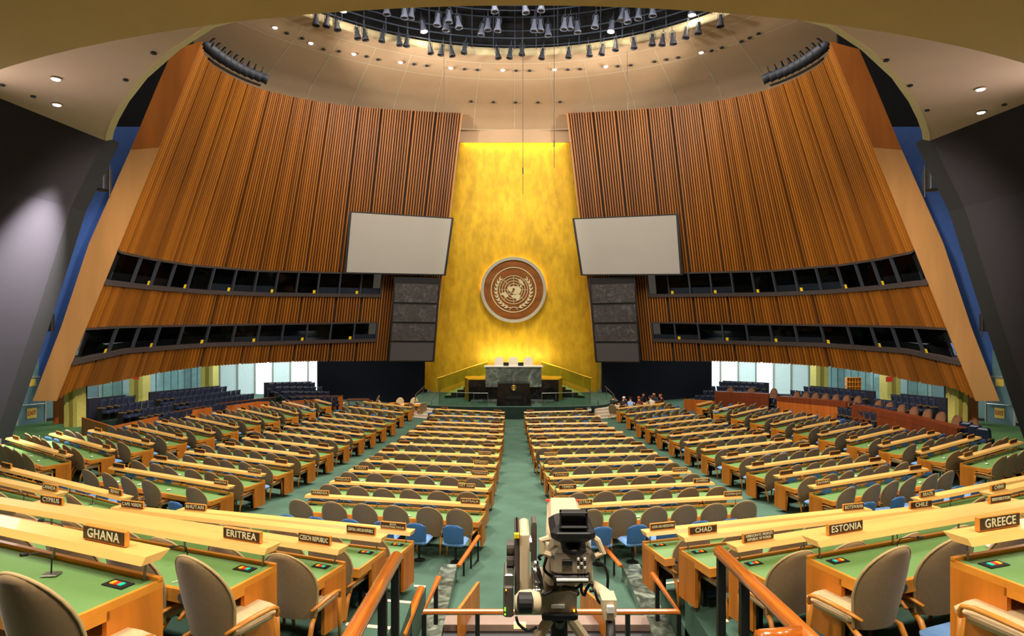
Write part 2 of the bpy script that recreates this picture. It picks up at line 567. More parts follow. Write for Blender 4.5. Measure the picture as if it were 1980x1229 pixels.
def side_wall(side):
    mir = side == 'right'
    fx = (lambda p: mirror(p)) if mir else (lambda p: p)

    def fix(mb):
        if mir:
            mb.v = [mirror(v) for v in mb.v]
            mb.f = [tuple(reversed(f)) for f in mb.f]
        return mb
    w = base('wall_' + side, fx(Vector((-15, 38, 0))))
    # slats, three tiers of them
    tiers = {'upper': MB(), 'middle': MB(), 'lower': MB()}
    step, s, i = .205, .05, 0
    rr = random.Random(5)
    nxt = 9
    while s < ARC[-1] - .02:
        i += 1
        skip = i == nxt
        if skip:
            nxt = i + rr.choice((7, 9, 10, 12, 13))
            s -= step * .45
        if not skip:
            t0, b0 = column(s)
            tan, n = frame_at(s)
            ww = .105 + rr.uniform(-.012, .012)
            if s < S_END:
                slat(tiers['upper'], level(1, s), t0, tan, n, ww)
                slat(tiers['middle'], level(3, s), level(2, s), tan, n, ww)
                slat(tiers['lower'], b0, level(4, s), tan, n, ww)
            else:
                slat(tiers['upper'], level(3, s), t0, tan, n, ww)
                slat(tiers['lower'], b0, level(3, s), tan, n, ww)
        s += step
    for nm, mb in tiers.items():
        fix(mb).build('slat_panel', M['slat'], w)
    # dark backing behind the slats, cut out for the two window bands
    mb = MB()
    N = 90

    def strip(fa, fb, s0, s1, off=.2):
        rows = [[], []]
        for k in range(N + 1):
            s = lerp(s0, s1, k / N)
            n = frame_at(s)[1]
            rows[0].append(fa(s) + n * off)
            rows[1].append(fb(s) + n * off)
        mb.grid(rows)
    topf = lambda s: column(s)[0]
    botf = lambda s: column(s)[1]
    strip(lambda s: level(1, s), topf, 0, S_END)
    strip(lambda s: level(3, s), lambda s: level(2, s), 0, S_END)
    strip(botf, lambda s: level(4, s), 0, S_END)
    strip(botf, topf, S_END, ARC[-1])
    fix(mb).build('backing', M['slat_back'], w)
    # edge board beside the golden wall
    mb = MB()
    t0, b0 = column(ARC[-1])
    tan, n = frame_at(ARC[-1])
    slat(mb, b0, t0, tan, n, .1, .8)
    fix(mb).build('edge_board', M['fin'], w)
    # the end fin: a thick veneered board that steps in at each window band
    out = [(335, 95), (305, 163), (252, 290), (172, 470), (118, 632), (63, 775)]
    inn = [(391, 80), (362.6, 150), (307.8, 285), (232.8, 470), (166.2, 634), (109, 775)]
    fr = [(P(o[0], o[1], 30.0), P(q[0], q[1], 29.9)) for o, q in zip(out, inn)]
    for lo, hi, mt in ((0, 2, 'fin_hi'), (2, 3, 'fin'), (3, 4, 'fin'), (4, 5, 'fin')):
        mb = MB()
        for k in range(lo, hi):
            a, b = fr[k], fr[k + 1]
            inset = Vector((0, .02, 0)) if lo == 2 else Vector((0, 0, 0))
            e = Vector((-.35, .55, .1))
            ei = Vector((-.32, .5, 0))
            mb.hexa([b[0], b[1], b[1] + ei, b[0] + e, a[0], a[1], a[1] + ei, a[0] + e])
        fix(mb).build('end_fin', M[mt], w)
    # window bands: one pane after another, mullions, sill, booth behind
    for band, (ku, kl) in enumerate(((1, 2), (3, 4))):
        num = (1 if side == 'left' else 3) + band
        win = base('window_%d' % num, fx(level(kl, S_END / 2)))
        npane = 13 if band == 0 else 12
        s0 = .6
        # booth room behind
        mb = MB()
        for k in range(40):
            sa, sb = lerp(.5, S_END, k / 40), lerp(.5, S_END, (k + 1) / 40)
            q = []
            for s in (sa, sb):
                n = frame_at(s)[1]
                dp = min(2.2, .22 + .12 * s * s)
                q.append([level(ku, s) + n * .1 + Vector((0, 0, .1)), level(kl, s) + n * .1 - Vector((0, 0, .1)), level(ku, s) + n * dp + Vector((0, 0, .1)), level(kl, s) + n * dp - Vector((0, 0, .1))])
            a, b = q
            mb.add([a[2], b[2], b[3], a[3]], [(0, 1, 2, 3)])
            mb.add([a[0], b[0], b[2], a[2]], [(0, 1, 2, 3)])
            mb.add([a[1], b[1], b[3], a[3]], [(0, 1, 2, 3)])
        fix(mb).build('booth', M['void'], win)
        mbs = MB()
        for k in range(60):
            sa, sb = lerp(0, S_END, k / 60), lerp(0, S_END, (k + 1) / 60)
            for kk, z0, z1, dep in ((kl, -.1, .14, .05), (ku, -.12, .02, .1)):
                c = []
                for z in (z0, z1):
                    for s, o in ((sa, -.06 if kk == kl else .02), (sb, -.06 if kk == kl else .02), (sb, dep + .2), (sa, dep + .2)):
                        c.append(level(kk, s) + frame_at(s)[1] * o + Vector((0, 0, z)))
                mbs.hexa(c)
        fix(mbs).build('sill', M['sill'], win)
        for k in range(npane):
            sa, sb = lerp(s0, S_END, k / npane), lerp(s0, S_END, (k + 1) / npane)
            mb = MB()
            u0, u1, l0, l1 = level(ku, sa), level(ku, sb), level(kl, sa), level(kl, sb)
            n = frame_at((sa + sb) / 2)[1]
            o = n * .12
            mb.add([l0 + o, l1 + o, u1 + o, u0 + o], [(0, 1, 2, 3)])
            fix(mb).build('pane', M['glass'], win)
            if (k * 7 + band * 3 + (2 if mir else 0)) % 5 not in (1, 3):
                mb = MB()
                o2 = n * .18
                f0, f1 = l0.lerp(u0, .33), l1.lerp(u1, .33)
                mb.add([l0 + o2, l1 + o2, f1 + o2, f0 + o2], [(0, 1, 2, 3)])
                fix(mb).build('counter_front', M['counter'], win)
            mb = MB()
            tan, n2 = frame_at(sb)
            slat(mb, l1 - n2 * .02, u1 - n2 * .02, tan, n2, .11, .16)
            fix(mb).build('mullion', M['frame'], win)
            if k % 2 == (band + 1) % 2 and k < npane - 1:
                mb = MB()
                c = l1.lerp(l0, .08)
                r = (l0 - l1).normalized() * .2
                upv = (u1 - l1).normalized()
                c = c + upv * .1 + n * .06
                mb.add([c, c + r, c + r + upv * .26, c + upv * .26], [(0, 1, 2, 3)])
                fix(mb).build('yellow_number_plate', M['yellow'], win)
    return w


side_wall('left')
side_wall('right')

# ---- golden wall behind the rostrum
gd = 52.0
g = [P(818, 770, gd), P(1168, 770, gd), P(1152, 690, gd), P(1101, 275, gd), P(889, 275, gd), P(835, 690, gd)]
mb = MB()
mb.prism([P(833, 764, gd), P(1154, 764, gd), P(1154, 690, gd), P(1101, 274, gd), P(889, 274, gd), P(834, 690, gd)], (0, .3, 0))
struct('wall_gold', mb, M['gold'])
for sd, a, b in (('left', 821, 833.5), ('right', 1153.5, 1166)):
    mb = MB()
    mb.prism([P(a, 752, gd - .6), P(b, 753, gd - .05), P(b, 697, gd - .05), P(a + 1, 697, gd - .6)], (0, .2, 0))
    struct('wall_gold_wing_' + sd, mb, M['gold'])
# head beam above the gold wall (hides the cove lamp)
mb = MB()
mb.prism([P(880, 275, gd - .55), P(1110, 275, gd - .55), P(1112, 236, gd - .55), P(878, 236, gd - .55)], (0, .12, 0))
struct('trim_gold_head', mb, M['ceil'])

# ---- dark navy walls under the slatted walls, beside the gold wall
for sd in ('left', 'right'):
    mb = MB()
    rows = [[], []]
    for px, d in ((613, 50.5), (640, 51.4), (680, 51.9), (740, 52.0), (800, 51.9), (826, 51.7)):
        rows[0].append(P(px, 690, d))
        rows[1].append(Vector((P(px, 690, d).x, d, floorz(P(px, 690, d).x, d) - .1)))
    mb.grid(rows)
    if sd == 'right':
        mb.v = [mirror(v) for v in mb.v]
    struct('wall_navy_' + sd, mb, M['navy'], True)

# ---- the dome with its round light opening
DC = Vector((AX, 26.5, 0))
PROF = [(17.5, 18.55), (18.4, 18.4), (20, 17.85), (21.8, 17.35), (23.3, 16.85), (24.4, 16.2), (25.1, 15.5)]


def domez(r):
    if r <= PROF[0][0]:
        return PROF[0][1]
    for a, b in zip(PROF, PROF[1:]):
        if r <= b[0]:
            return lerp(a[1], b[1], (r - a[0]) / (b[0] - a[0]))
    return PROF[-1][1]


def dome_hit(px, py, off=0.0):          # where the sight line of a photo pixel meets the dome
    lo, hi = 20.0, 56.0
    best = None
    prev = None
    for k in range(2000):
        d = lerp(24, 54, k / 2000)
        p = P(px, py, d)
        r = (Vector((p.x, p.y, 0)) - DC).length
        if r < 17.5:
            continue
        v = p.z - H - domez(r)
        if v > -off:
            return p
    return P(px, py, 45)


NA = 128


def ring(r, z, k, n=NA):
    a = 2 * PI * k / n
    return Vector((DC.x + r * math.cos(a), DC.y + r * math.sin(a), H + z))


mb = MB()
prof2 = []
for a, b in zip(PROF, PROF[1:]):
    prof2 += [(lerp(a[0], b[0], t / 3), lerp(a[1], b[1], t / 3)) for t in range(3)]
prof2.append(PROF[-1])
for r, z in prof2:
    pass
mb.grid([[ring(r, z, k) for k in range(NA + 1)] for r, z in prof2])
struct('ceiling_dome', mb, M['ceil'], True)
mb = MB()
mb.grid([[ring(r, z, k) for k in range(NA + 1)] for r, z in ((17.5, 18.55), (17.35, 18.55), (17.35, 19.05), (17.6, 19.05))])
struct('trim_rim', mb, M['ceil_edge'], True)
for r in (18.4, 20.0, 25.0):
    mb = MB()
    mb.grid([[ring(r + o, domez(r + o) - .012, k) for k in range(NA + 1)] for o in (-.03, .03)])
    struct('trim_seam', mb, M['seam'], True)
mb = MB()
for k in range(-6, 7):
    a = PI / 2 + k * .135
    rows = [[], []]
    for r in [18.4 + i * .55 for i in range(13)]:
        for q, o in ((0, -.0013), (1, .0013)):
            an = a + o
            rows[q].append(Vector((DC.x + r * math.cos(an), DC.y + r * math.sin(an), H + domez(r) - .012)))
    mb.grid(rows)
struct('trim_seam_radial', mb, M['seam'])
# dark plenum above the opening
mb = MB()
mb.grid([[ring(r, z, k, 48) for k in range(49)] for r, z in ((17.6, 19.05), (18.6, 19.05), (18.6, 25.5), (0.1, 25.5))])
struct('ceiling_plenum', mb, M['void'])

# ---- lower ceiling over the back of the hall with its arched front edge
arch = [(-3.2, 11.9), (-6.6, 13.4), (-8, 14.55), (-9.8, 16.3), (-11.4, 18.1), (-12.7, 19.7), (-13.7, 21.0), (-14.4, 22.0)]
CZ = H + 6.3
for sd in ('left', 'right'):
    mb = MB()
    fx = (lambda p: p) if sd == 'left' else mirror
    inn = [Vector((x, y, CZ)) for x, y in arch]
    out = [Vector((-3.2, 2, CZ)), Vector((-10, 2, CZ)), Vector((-12, 4, CZ)), Vector((-14.6, 7, CZ)), Vector((-15.6, 11, CZ)), Vector((-15.6, 15, CZ)), Vector((-15.4, 19, CZ)), Vector((-14.6, 22.0, CZ))]
    mb.grid([[fx(p) for p in inn], [fx(p) for p in out]])
    struct('ceiling_back_' + sd, mb, M['ceil_back'], False)
    mb = MB()
    rows = [[], [], []]
    for i, p in enumerate(inn):
        t = (inn[min(i + 1, 7)] - inn[max(i - 1, 0)]).normalized()
        nn = Vector((-t.y, t.x, 0))
        if nn.y < 0:
            nn = -nn
        rows[0].append(fx(p + Vector((0, 0, -.03)) - nn * .02))
        rows[1].append(fx(p + nn * .2 + Vector((0, 0, .05))))
        rows[2].append(fx(p + nn * .22 + Vector((0, 0, .5))))
    mb.grid(rows)
    struct('trim_arch_' + sd, mb, M['ceil_edge'], False)
# the nearest overhang, just above the camera
mb = MB()
rows = [[], [], []]
for k in range(33):
    x = lerp(-14.5, 14.9, k / 32)
    xx = x - AX
    y = 9.93 + .0232 * xx * xx
    rows[0].append(Vector((x, -6, H + 5.0)))
    rows[1].append(Vector((x, y, H + 5.0)))
    rows[2].append(Vector((x, y, H + 6.6)))
mb.grid(rows)
struct('ceiling_overhang', mb, M['overhang'])

# ---- dark end walls with their returns, blue walls, black sheets painted for the unlit space behind
for sd in ('left', 'right'):
    fx = (lambda p: p) if sd == 'left' else mirror
    fr_ = [P(205, 262, 22.0), P(137, 400, 22.0), P(70, 610, 22.0), P(4, 806, 22.0), P(-18, 870, 22.0)]
    offs = [Vector((-.4, -5, .4)), Vector((-.5, -14, 0))]
    mb = MB()
    rows = [[fx(p) for p in fr_]]
    for yy in (19, 14, 8, 2):
        rows.append([fx(Vector((p.x - .12 * (22 - yy) * (0.35), yy, p.z + (0.02 * (22 - yy))))) for p in fr_])
    mb.grid(rows)
    mb.grid([[fx(p) for p in fr_], [fx(p + Vector((-.12, .95, 0))) for p in fr_], [fx(p + Vector((-3, .95, 0))) for p in fr_]], 1)
    struct('wall_dark_' + sd, mb, [M['darkwall'], M['void']])
    mb = MB()
    mb.prism([fx(P(60, 245, 34.5)), fx(P(330, 245, 34.5)), fx(P(105, 764, 34.5)), fx(P(-60, 764, 34.5))], (0, .3, 0))
    struct('wall_blue_' + sd, mb, M['bluewall'])
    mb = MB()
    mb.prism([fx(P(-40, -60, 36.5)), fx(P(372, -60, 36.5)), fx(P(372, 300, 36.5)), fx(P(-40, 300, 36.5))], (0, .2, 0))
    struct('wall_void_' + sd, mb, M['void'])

# ---- exit wall and lobby glass along the side
XW = -26.3


def exit_wall(sd):
    fx = (lambda p: p) if sd == 'left' else mirror
    fl = lambda y: floorz(-26, y)
    zt = lambda y: H - 764 / 1e9 + 0 - 0.0

    def slab(mb, y0, y1, zlo, zhi, x0=XW, th=.2, mi=0):
        c = []
        for (za) in (zlo, zhi):
            for (x, y) in ((x0 - th, y0), (x0, y0), (x0, y1), (x0 - th, y1)):
                z = (fl(y) + za)
                c.append(fx(Vector((x, y, z))))
        mb.hexa(c, mi)
    mb = MB()
    slab(mb, 24, 37.7, 0, 4.0)
    mb2 = MB()
    struct('wall_exit_' + sd, mb, M['teal'])
    mb = MB()
    for a, b in ((24, 32.9), (34.9, 37.7)):
        slab(mb, a, b, 0.02, .16, XW + .03, .04)
    struct('baseboard_' + sd, mb, M['black'])
    # doors
    spots = [(32.95, 34.85), (37.9, 39.4), (43.2, 44.6)]
    for k, (a, b) in enumerate(spots):
        n = (1 if sd == 'left' else 4) + k
        cdoor = fx(Vector((XW, (a + b) / 2, fl((a + b) / 2))))
        dr = base('door_%d' % n, cdoor)
        mb = MB()
        slab(mb, a, b, 0, 2.5, XW + .05, .06)
        mb.build('leaf', M['tealdoor'], dr)
        mb = MB()
        slab(mb, a - .1, a, 0, 2.6, XW + .08, .1)
        slab(mb, b, b + .1, 0, 2.6, XW + .08, .1)
        slab(mb, a - .1, b + .1, 2.5, 2.6, XW + .08, .1)
        mb.build('frame', M['dooredge'], dr)
        mb = MB()
        q = [fx(Vector((XW + .06, a + .12, fl(a) + 1.12))), fx(Vector((XW + .17, a + .2, fl(a) + 1.06))), fx(Vector((XW + .17, b - .2, fl(b) + 1.06))), fx(Vector((XW + .06, b - .12, fl(b) + 1.12)))]
        mb.tube(q, .035, 8)
        mb.build('push_bar', M['chrome'], dr)
        mb = MB()
        mid = (a + b) / 2
        slab(mb, mid - .34, mid + .34, .3, .86, XW + .075, .02)
        sg = mb.build('exit_sign', M['exit'], dr)
        tm = text_mesh('EXIT', .34, .58)
        t = put('exit_lettering', tm, parent=dr)
        c = fx(Vector((XW + .085, mid, fl(mid) + .58))) - cdoor
        t.location = c
        t.rotation_euler = (PI / 2, 0, PI / 2) if sd == 'left' else (PI / 2, 0, -PI / 2)
        t.data.materials.append(M['exitred'])
        if k == 0:
            mb = MB()
            slab(mb, mid - .28, mid + .28, 2.05, 2.45, XW + .075, .02)
            mb.build('notice', M['exit'], dr)
    # teal glass partition panels between the doors and further on
    mb = MB()
    y = 37.9
    while y < 53.5:
        slab(mb, y, y + .97, 0, 4.2, XW - .02, .05)
        y += 1.0
    struct('wall_glass_' + sd, mb, M['lobbyglass'])
    mb = MB()
    y = 37.9
    while y < 54:
        slab(mb, y - .03, y, 0, 4.2, XW + .03, .06)
        y += 1.0
    struct('trim_glazing_' + sd, mb, M['teal'])
    # end of the lobby: bright daylight panes with white piers
    ye = 54.0
    mb = MB()
    mb.prism([fx(Vector((-27, ye + .6, 0))), fx(Vector((-14, ye + .6, 0))), fx(Vector((-14, ye + .6, 5))), fx(Vector((-27, ye + .6, 5)))], (0, .2, 0))
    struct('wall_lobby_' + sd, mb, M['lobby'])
    lw = base('window_%d' % (5 if sd == 'left' else 6), fx(Vector((-18, ye, 1))))
    for k in range(7):
        x = -25.5 + k * 1.55
        mb = MB()
        mb.prism([fx(Vector((x, ye + .4, .35))), fx(Vector((x + 1.38, ye + .4, .35))), fx(Vector((x + 1.38, ye + .4, 3.8))), fx(Vector((x, ye + .4, 3.8)))], (0, .08, 0))
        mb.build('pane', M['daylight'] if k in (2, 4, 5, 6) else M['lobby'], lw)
        mb = MB()
        mb.box((-.06, 0, .2), (.06, .16, 4.2))
        mb.v = [fx(v + Vector((x - .08, ye + .2, 0))) for v in mb.v]
        mb.build('mullion', M['dooredge'], lw)
    # yellow fluted columns
    for k, (cx, cy, r) in enumerate(((-22.95, 32.6, .34), (-25.3, 42.2, .45), (-24.6, 50.5, .5))):
        z0 = floorz(cx, cy) - .05
        mb = MB()
        hc = 2.6 if k == 0 else 5.2
        mb.box((-r, -r, 0), (-r * .35, r, hc), 0)
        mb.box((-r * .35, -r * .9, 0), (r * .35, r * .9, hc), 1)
        mb.box((r * .35, -r, 0), (r, r, hc), 0)
        mb.v = [fx(v + Vector((cx, cy, z0))) for v in mb.v]
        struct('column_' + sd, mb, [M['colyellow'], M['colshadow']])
    mb = MB()
    z0 = floorz(-20, 31)
    mb.box((-23.4, 33.2, z0 - .5), (-22.85, 33.4, z0 + 3.6))
    mb.v = [fx(v) for v in mb.v]
    struct('wall_black_return_' + sd, mb, M['navy'])
    mb = MB()
    z0 = floorz(-21, 31)
    mb.box((-25.0, 33.8, z0 - .3), (-24.3, 34.1, z0 + 2.1))
    mb.v = [fx(v) for v in mb.v]
    struct('trim_orange_board_' + sd, mb, M['barrier'])


exit_wall('left')
exit_wall('right')

# ---- dais with steps
DZ = H - (786 - CY) / F * 43.4        # top of the dais
dz0 = floorz(0, 43)
mb = MB()
front = [(-7.6, 46.6), (-6.4, 44.6), (-5.6, 43.9), (-3.5, 43.45), (-1.2, 43.25), (1.6, 43.25), (3.9, 43.45), (6.0, 43.9), (6.8, 44.6), (8.0, 46.6)]
poly = [Vector((x, y, dz0 - .25)) for x, y in front] + [Vector((8.0, 52, dz0 - .25)), Vector((-7.6, 52, dz0 - .25))]
mb.prism(poly, (0, 0, DZ - dz0 + .25))
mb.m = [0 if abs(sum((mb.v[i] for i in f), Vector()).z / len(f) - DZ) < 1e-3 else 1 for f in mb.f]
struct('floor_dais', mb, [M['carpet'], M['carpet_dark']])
for sd in (-1, 1):
    mb = MB()
    for k in range(4):
        zt = lerp(DZ, dz0, (k + 1) / 5) - .02
        o = .32 * (k + 1)
        a, b = Vector((AX + sd * 5.9, 43.95 - o * .75, 0)), Vector((AX + sd * 7.5, 46.0 - o * .75, 0))
        mid = Vector((AX + sd * (5.9 + o * .55), 43.9 - o * .8, 0))
        c = []
        for z in (dz0 - .3, zt):
            c += [Vector((AX + sd * (5.55 + o * .1), 43.75 - o * .95, z)), Vector((AX + sd * (7.3 + o * .75), 44.75 - o * .7, z)), Vector((AX + sd * (7.9 + o * .3), 46.4, z)), Vector((AX + sd * 6.2, 45.2, z))]
        mb.hexa(c)
    struct('floor_dais_steps_' + ('left' if sd < 0 else 'right'), mb, M['step'])


# ================================================================== SEATING
def chair_parts():
    """beige armchair, its front towards +y; returns {part: (mesh builder, material)}"""
    d = {}
    back, pipe = MB(), MB()

    def prof(v):
        if v < .5:
            w = lerp(.235, .29, min(1, v / .42) ** .8)
        else:
            w = .29 * math.sqrt(max(0, 1 - ((v - .5) / .5) ** 2))
        return w

    def pt(u, v, o):
        w = prof(v)
        z = .37 + .66 * v
        return Vector((u * w, -.25 - .15 * v + .085 * u * u * (w / .29) ** 2 - o * min(1.0, w / .1), z))
    V = [0, .03, .1, .2, .32, .42, .5] + [.5 + .5 * math.sin(a * PI / 180) for a in (12, 24, 36, 48, 59, 69, 77, 83, 87)]
    U = [-1, -.9, -.7, -.45, -.2, 0, .2, .45, .7, .9, 1]
    back.grid([[pt(u, v, .03 * (1 - abs(u) ** 4)) for u in U] for v in V], 0)
    back.grid([[pt(u, v, -.035 * (1 - abs(u) ** 4)) for u in reversed(U)] for v in V], 1)
    back.add([pt(u, 0, .03 * (1 - abs(u) ** 4)) for u in U] + [pt(u, 0, -.035 * (1 - abs(u) ** 4)) for u in reversed(U)], [tuple(range(21, -1, -1))], 0)
    back.add([pt(u, V[-1], .03 * (1 - abs(u) ** 4)) for u in U] + [pt(u, V[-1], -.035 * (1 - abs(u) ** 4)) for u in reversed(U)], [tuple(range(22))], 0)
    path = [pt(-1, v, 0) for v in V] + [pt(1, v, 0) for v in reversed(V)]
    back.tube(path, .011, 6, 2)
    d['backrest'] = (back, ['beige', 'cream', 'piping'])
    seat = MB()
    seat.rbox((-.25, -.2, .37), (.25, .26, .48), .045)
    d['seat'] = (seat, ['cream'])
    for s in (-1, 1):
        a = MB()
        a.tube([(s * .25, -.28, .47), (s * .285, -.2, .50), (s * .295, -.05, .513), (s * .295, .08, .513), (s * .29, .15, .495), (s * .29, .17, .46), (s * .28, .16, .40)], [.018, .024, .028, .028, .024, .02, .018], 8, 0, True, .6)
        d['armrest' + str(s)] = (a, ['chairwood'])
        l = MB()
        l.tube([(s * .285, .16, .42), (s * .275, .18, .2), (s * .265, .2, 0)], [.022, .02, .014], 8)
        d['leg_f' + str(s)] = (l, ['chairwood'])
        l = MB()
        l.tube([(s * .2, -.12, .38), (s * .235, -.24, .33), (s * .245, -.3, .2), (s * .25, -.33, 0)], [.02, .026, .024, .015], 8)
        d['leg_r' + str(s)] = (l, ['chairwood'])
    return d


CH = chair_parts()
CH_MESH = {k: mb.mesh('armchair_' + k.rstrip('-1'), [M[m] for m in ms], k != 'seat') for k, (mb, ms) in CH.items()}


def joined(parts, smooth_none=True):
    allm, out = [], MB()
    for mb, ms in parts.values():
        idx = []
        for m in ms:
            if m not in allm:
                allm.append(m)
            idx.append(allm.index(m))
        b = len(out.v)
        out.v += mb.v
        out.f += [tuple(b + i for i in f) for f in mb.f]
        out.m += [idx[i] for i in mb.m]
    return out, allm


CHJ, CHJ_M = joined(CH)
CHAIR_ONE = CHJ.mesh('armchair_whole', [M[m] for m in CHJ_M], True)


def blue_parts():
    d = {}
    b = MB()
    V = [0, .04, .15, .5, .8, .93, .985, 1]
    U = [-1, -.93, -.6, 0, .6, .93, 1]

    def pt(u, v, o):
        w = .225 * (1 - .9 * max(0, (v - .86) / .14) ** 3 * .28) * (.92 + .08 * min(1, v / .3))
        z = .44 + .44 * v - (.05 * u ** 4 if v > .9 else 0)
        return Vector((u * w, -.2 - .09 * v + .03 * u * u - o * (1 - u ** 6) * (1 - abs(2 * v - 1) ** 8), z))
    b.grid([[pt(u, v, .04) for u in U] for v in V])
    b.grid([[pt(u, v, -.04) for u in reversed(U)] for v in V])
    d['backrest'] = (b, ['blue'])
    s = MB()
    s.rbox((-.235, -.22, .39), (.235, .24, .49), .04)
    d['seat'] = (s, ['blueseat'])
    p = MB()
    p.tube([(0, -.02, .40), (0, -.02, .03)], .028, 8)
    p.lathe([(.13, 0), (.13, .02), (.05, .045)], 12, 0, Matrix.Translation((0, -.02, 0)))
    d['pedestal'] = (p, ['black'])
    return d


BL = blue_parts()
BL_MESH = {k: mb.mesh('blue_' + k, [M[m] for m in ms], k == 'backrest') for k, (mb, ms) in BL.items()}
BLJ, BLJ_M = joined(BL)
BLUE_ONE = BLJ.mesh('blue_chair_whole', [M[m] for m in BLJ_M], False)

# ---- microphone, receiver
mm = {}
b = MB()
b.rbox((-.055, -.04, 0), (.055, .04, .012), .004)
mm['base'] = b.mesh('microphone_base', M['steel'])
b = MB()
b.tube([(0, 0, .01), (0, .005, .1), (0, -.02, .15), (-.02, -.09, .19), (-.05, -.17, .215)], .0055, 6)
mm['neck'] = b.mesh('microphone_neck', M['black'], True)
b = MB()
b.tube([(-.05, -.17, .215), (-.065, -.215, .228)], .014, 8)
mm['head'] = b.mesh('microphone_head', M['black'], True)
rc = {}
b = MB()
b.rbox((-.05, -.032, 0), (.05, .032, .03), .012)
rc['body'] = b.mesh('receiver_body', M['white'], False)
b = MB()
b.tube([(.03, -.03, .015), (.05, -.09, .01), (.02, -.16, .006)], .004, 5)
rc['cord'] = b.mesh('receiver_cord', M['white'], True)


def ray_on_shelf(px, py, lift):
    lo, hi = 9.0, 56.0
    for _ in range(50):
        d = (lo + hi) / 2
        p = P(px, py, d)
        if p.z > floorz(p.x, p.y) + lift:
            lo = d
        else:
            hi = d
    return P(px, py, lo)


SHELF_H = .955
ROWS = []       # dicts: A (end by the centre), B (outer end), n, label bits


def add_row(A, B, n, where, k, near=False, blues=True, flat=None, skip=()):
    """A, B: shelf-top points of the two ends, A the one nearer the centre aisle"""
    ROWS.append(dict(A=A, B=B, n=n, where=where, k=k, near=near, blues=blues, flat=flat, skip=skip))


C = [((842.3, 789.5), (976, 796.2)), ((831.3, 801), (976, 806)), ((819, 813.3), (974, 818.8)), ((806, 821.6), (973, 828)), ((792, 831.4), (973.7, 838.4)), ((775.5, 843), (971, 850.3)), ((755.4, 856), (967.4, 864)), ((733.4, 871.5), (964.8, 879.8)), ((707.8, 888), (959.8, 898.7)), ((676, 907), (954.7, 919)), ((639.4, 929.6), (944.6, 945)), ((592.4, 955.2), (938.3, 974.8))]
W = [((703.5, 775), (796.3, 786)), ((675.4, 784.8), (779.8, 796.4)), ((647.3, 796.2), (764.5, 809.2)), ((618.9, 805.2), (746, 819)), ((586.5, 813.7), (725.5, 827.5)), ((551.7, 822.5), (702.9, 838.5)), ((512, 833), (674.4, 850.6)), ((471.1, 844.9), (643.3, 865)), ((421.5, 857.5), (607.9, 880.3)), ((361, 871.3), (565, 897.4)), ((297, 886), (510, 916.6)), ((215.5, 901.3), (448.4, 939.8))]
V = [((610.3, 771.6), (639.6, 779)), ((547.4, 774.7), (609, 790)), ((505.9, 781.7), (575.5, 798)), ((460.8, 789), (540, 806)), ((412.9, 797), (502.3, 813.7)), ((361, 804.4), (459.3, 824.6)), ((306, 813), (413, 835.6)), ((246.9, 822), (358.6, 846)), ((174.6, 830), (293.9, 857)), ((100, 836.6), (218.6, 869.6)), ((17, 845.2), (133.7, 880))]
RC = [((1013, 796), (1135.7, 792.6)), ((1015.4, 806.6), (1160.7, 803)), ((1019, 818.2), (1174.5, 816)), ((1022, 828), (1188, 825.5)), ((1024, 837), (1204.4, 833.6)), ((1028, 850.3), (1224.5, 845)), ((1031.8, 864), (1246, 859)), ((1044, 881), (1270, 874.5)), ((1052, 898.7), (1299, 889.8)), ((1062.5, 921.6), (1334.8, 910)), ((1075.7, 946), (1379, 931.8)), ((1095, 977), (1432, 957.7))]
RW = [((1193.2, 788.6), (1283.2, 778)), ((1211.6, 799.5), (1312.5, 788.3)), ((1231, 812.2), (1341.5, 799.7)), ((1248.5, 820.5), (1373.3, 807.6)), ((1271, 830), (1406, 816.8)), ((1294.7, 841), (1441.6, 826.5)), ((1325, 854), (1485, 837)), ((1357.4, 868), (1529, 849.7)), ((1397.7, 883.3), (1578, 860.6)), ((1445.3, 902.2), (1638.4, 875.2)), ((1500.4, 919.7), (1708, 888.7)), ((1567.8, 939.7), (1790, 904))]
RV = [((1348.8, 781), (1375, 774.7)), ((1380.6, 793), (1438, 779)), ((1414.8, 801.5), (1482.5, 786.3)), ((1452, 809.5), (1528.3, 794.2)), ((1492.3, 818.6), (1575.6, 801.4)), ((1535.9, 828.8), (1621, 811.7)), ((1584, 839.2), (1683, 819.7)), ((1639.7, 850.2), (1745.9, 826.4)), ((1702, 860.6), (1813.9, 835.4)), ((1777.2, 873.9), (1892, 843.3)), ((1860.3, 884.2), (1973, 852.5))]
BLK = (('left centre block', C, 1), ('left inner side block', W, 1), ('left outer side block', V, 1), ('right centre block', RC, 0), ('right inner side block', RW, 0), ('right outer side block', RV, 0))
SKIPS = {('left inner side block', 12): (1,), ('right inner side block', 12): (), ('left outer side block', 10): (), ('right outer side block', 9): (1,), ('right inner side block', 11): ()}
for where, rows, flip in BLK:
    for i, (l, r) in enumerate(rows):
        a, b = (r, l) if flip else (l, r)
        n = 6
        if 'outer' in where and i == 0:
            n = 3 if flip else 2
        add_row(ray_on_shelf(a[0], a[1], SHELF_H), ray_on_shelf(b[0], b[1], SHELF_H), n, where, i + 1, near=i >= 11, blues=not ('outer' in where and i >= 9), skip=SKIPS.get((where, i + 1), ()))


def at_h(p, h):
    d = F * h / (p[1] - CY)
    return P(p[0], p[1], d)


def stretch(A, B, L):
    return A + (B - A).normalized() * max(L, (B - A).length)


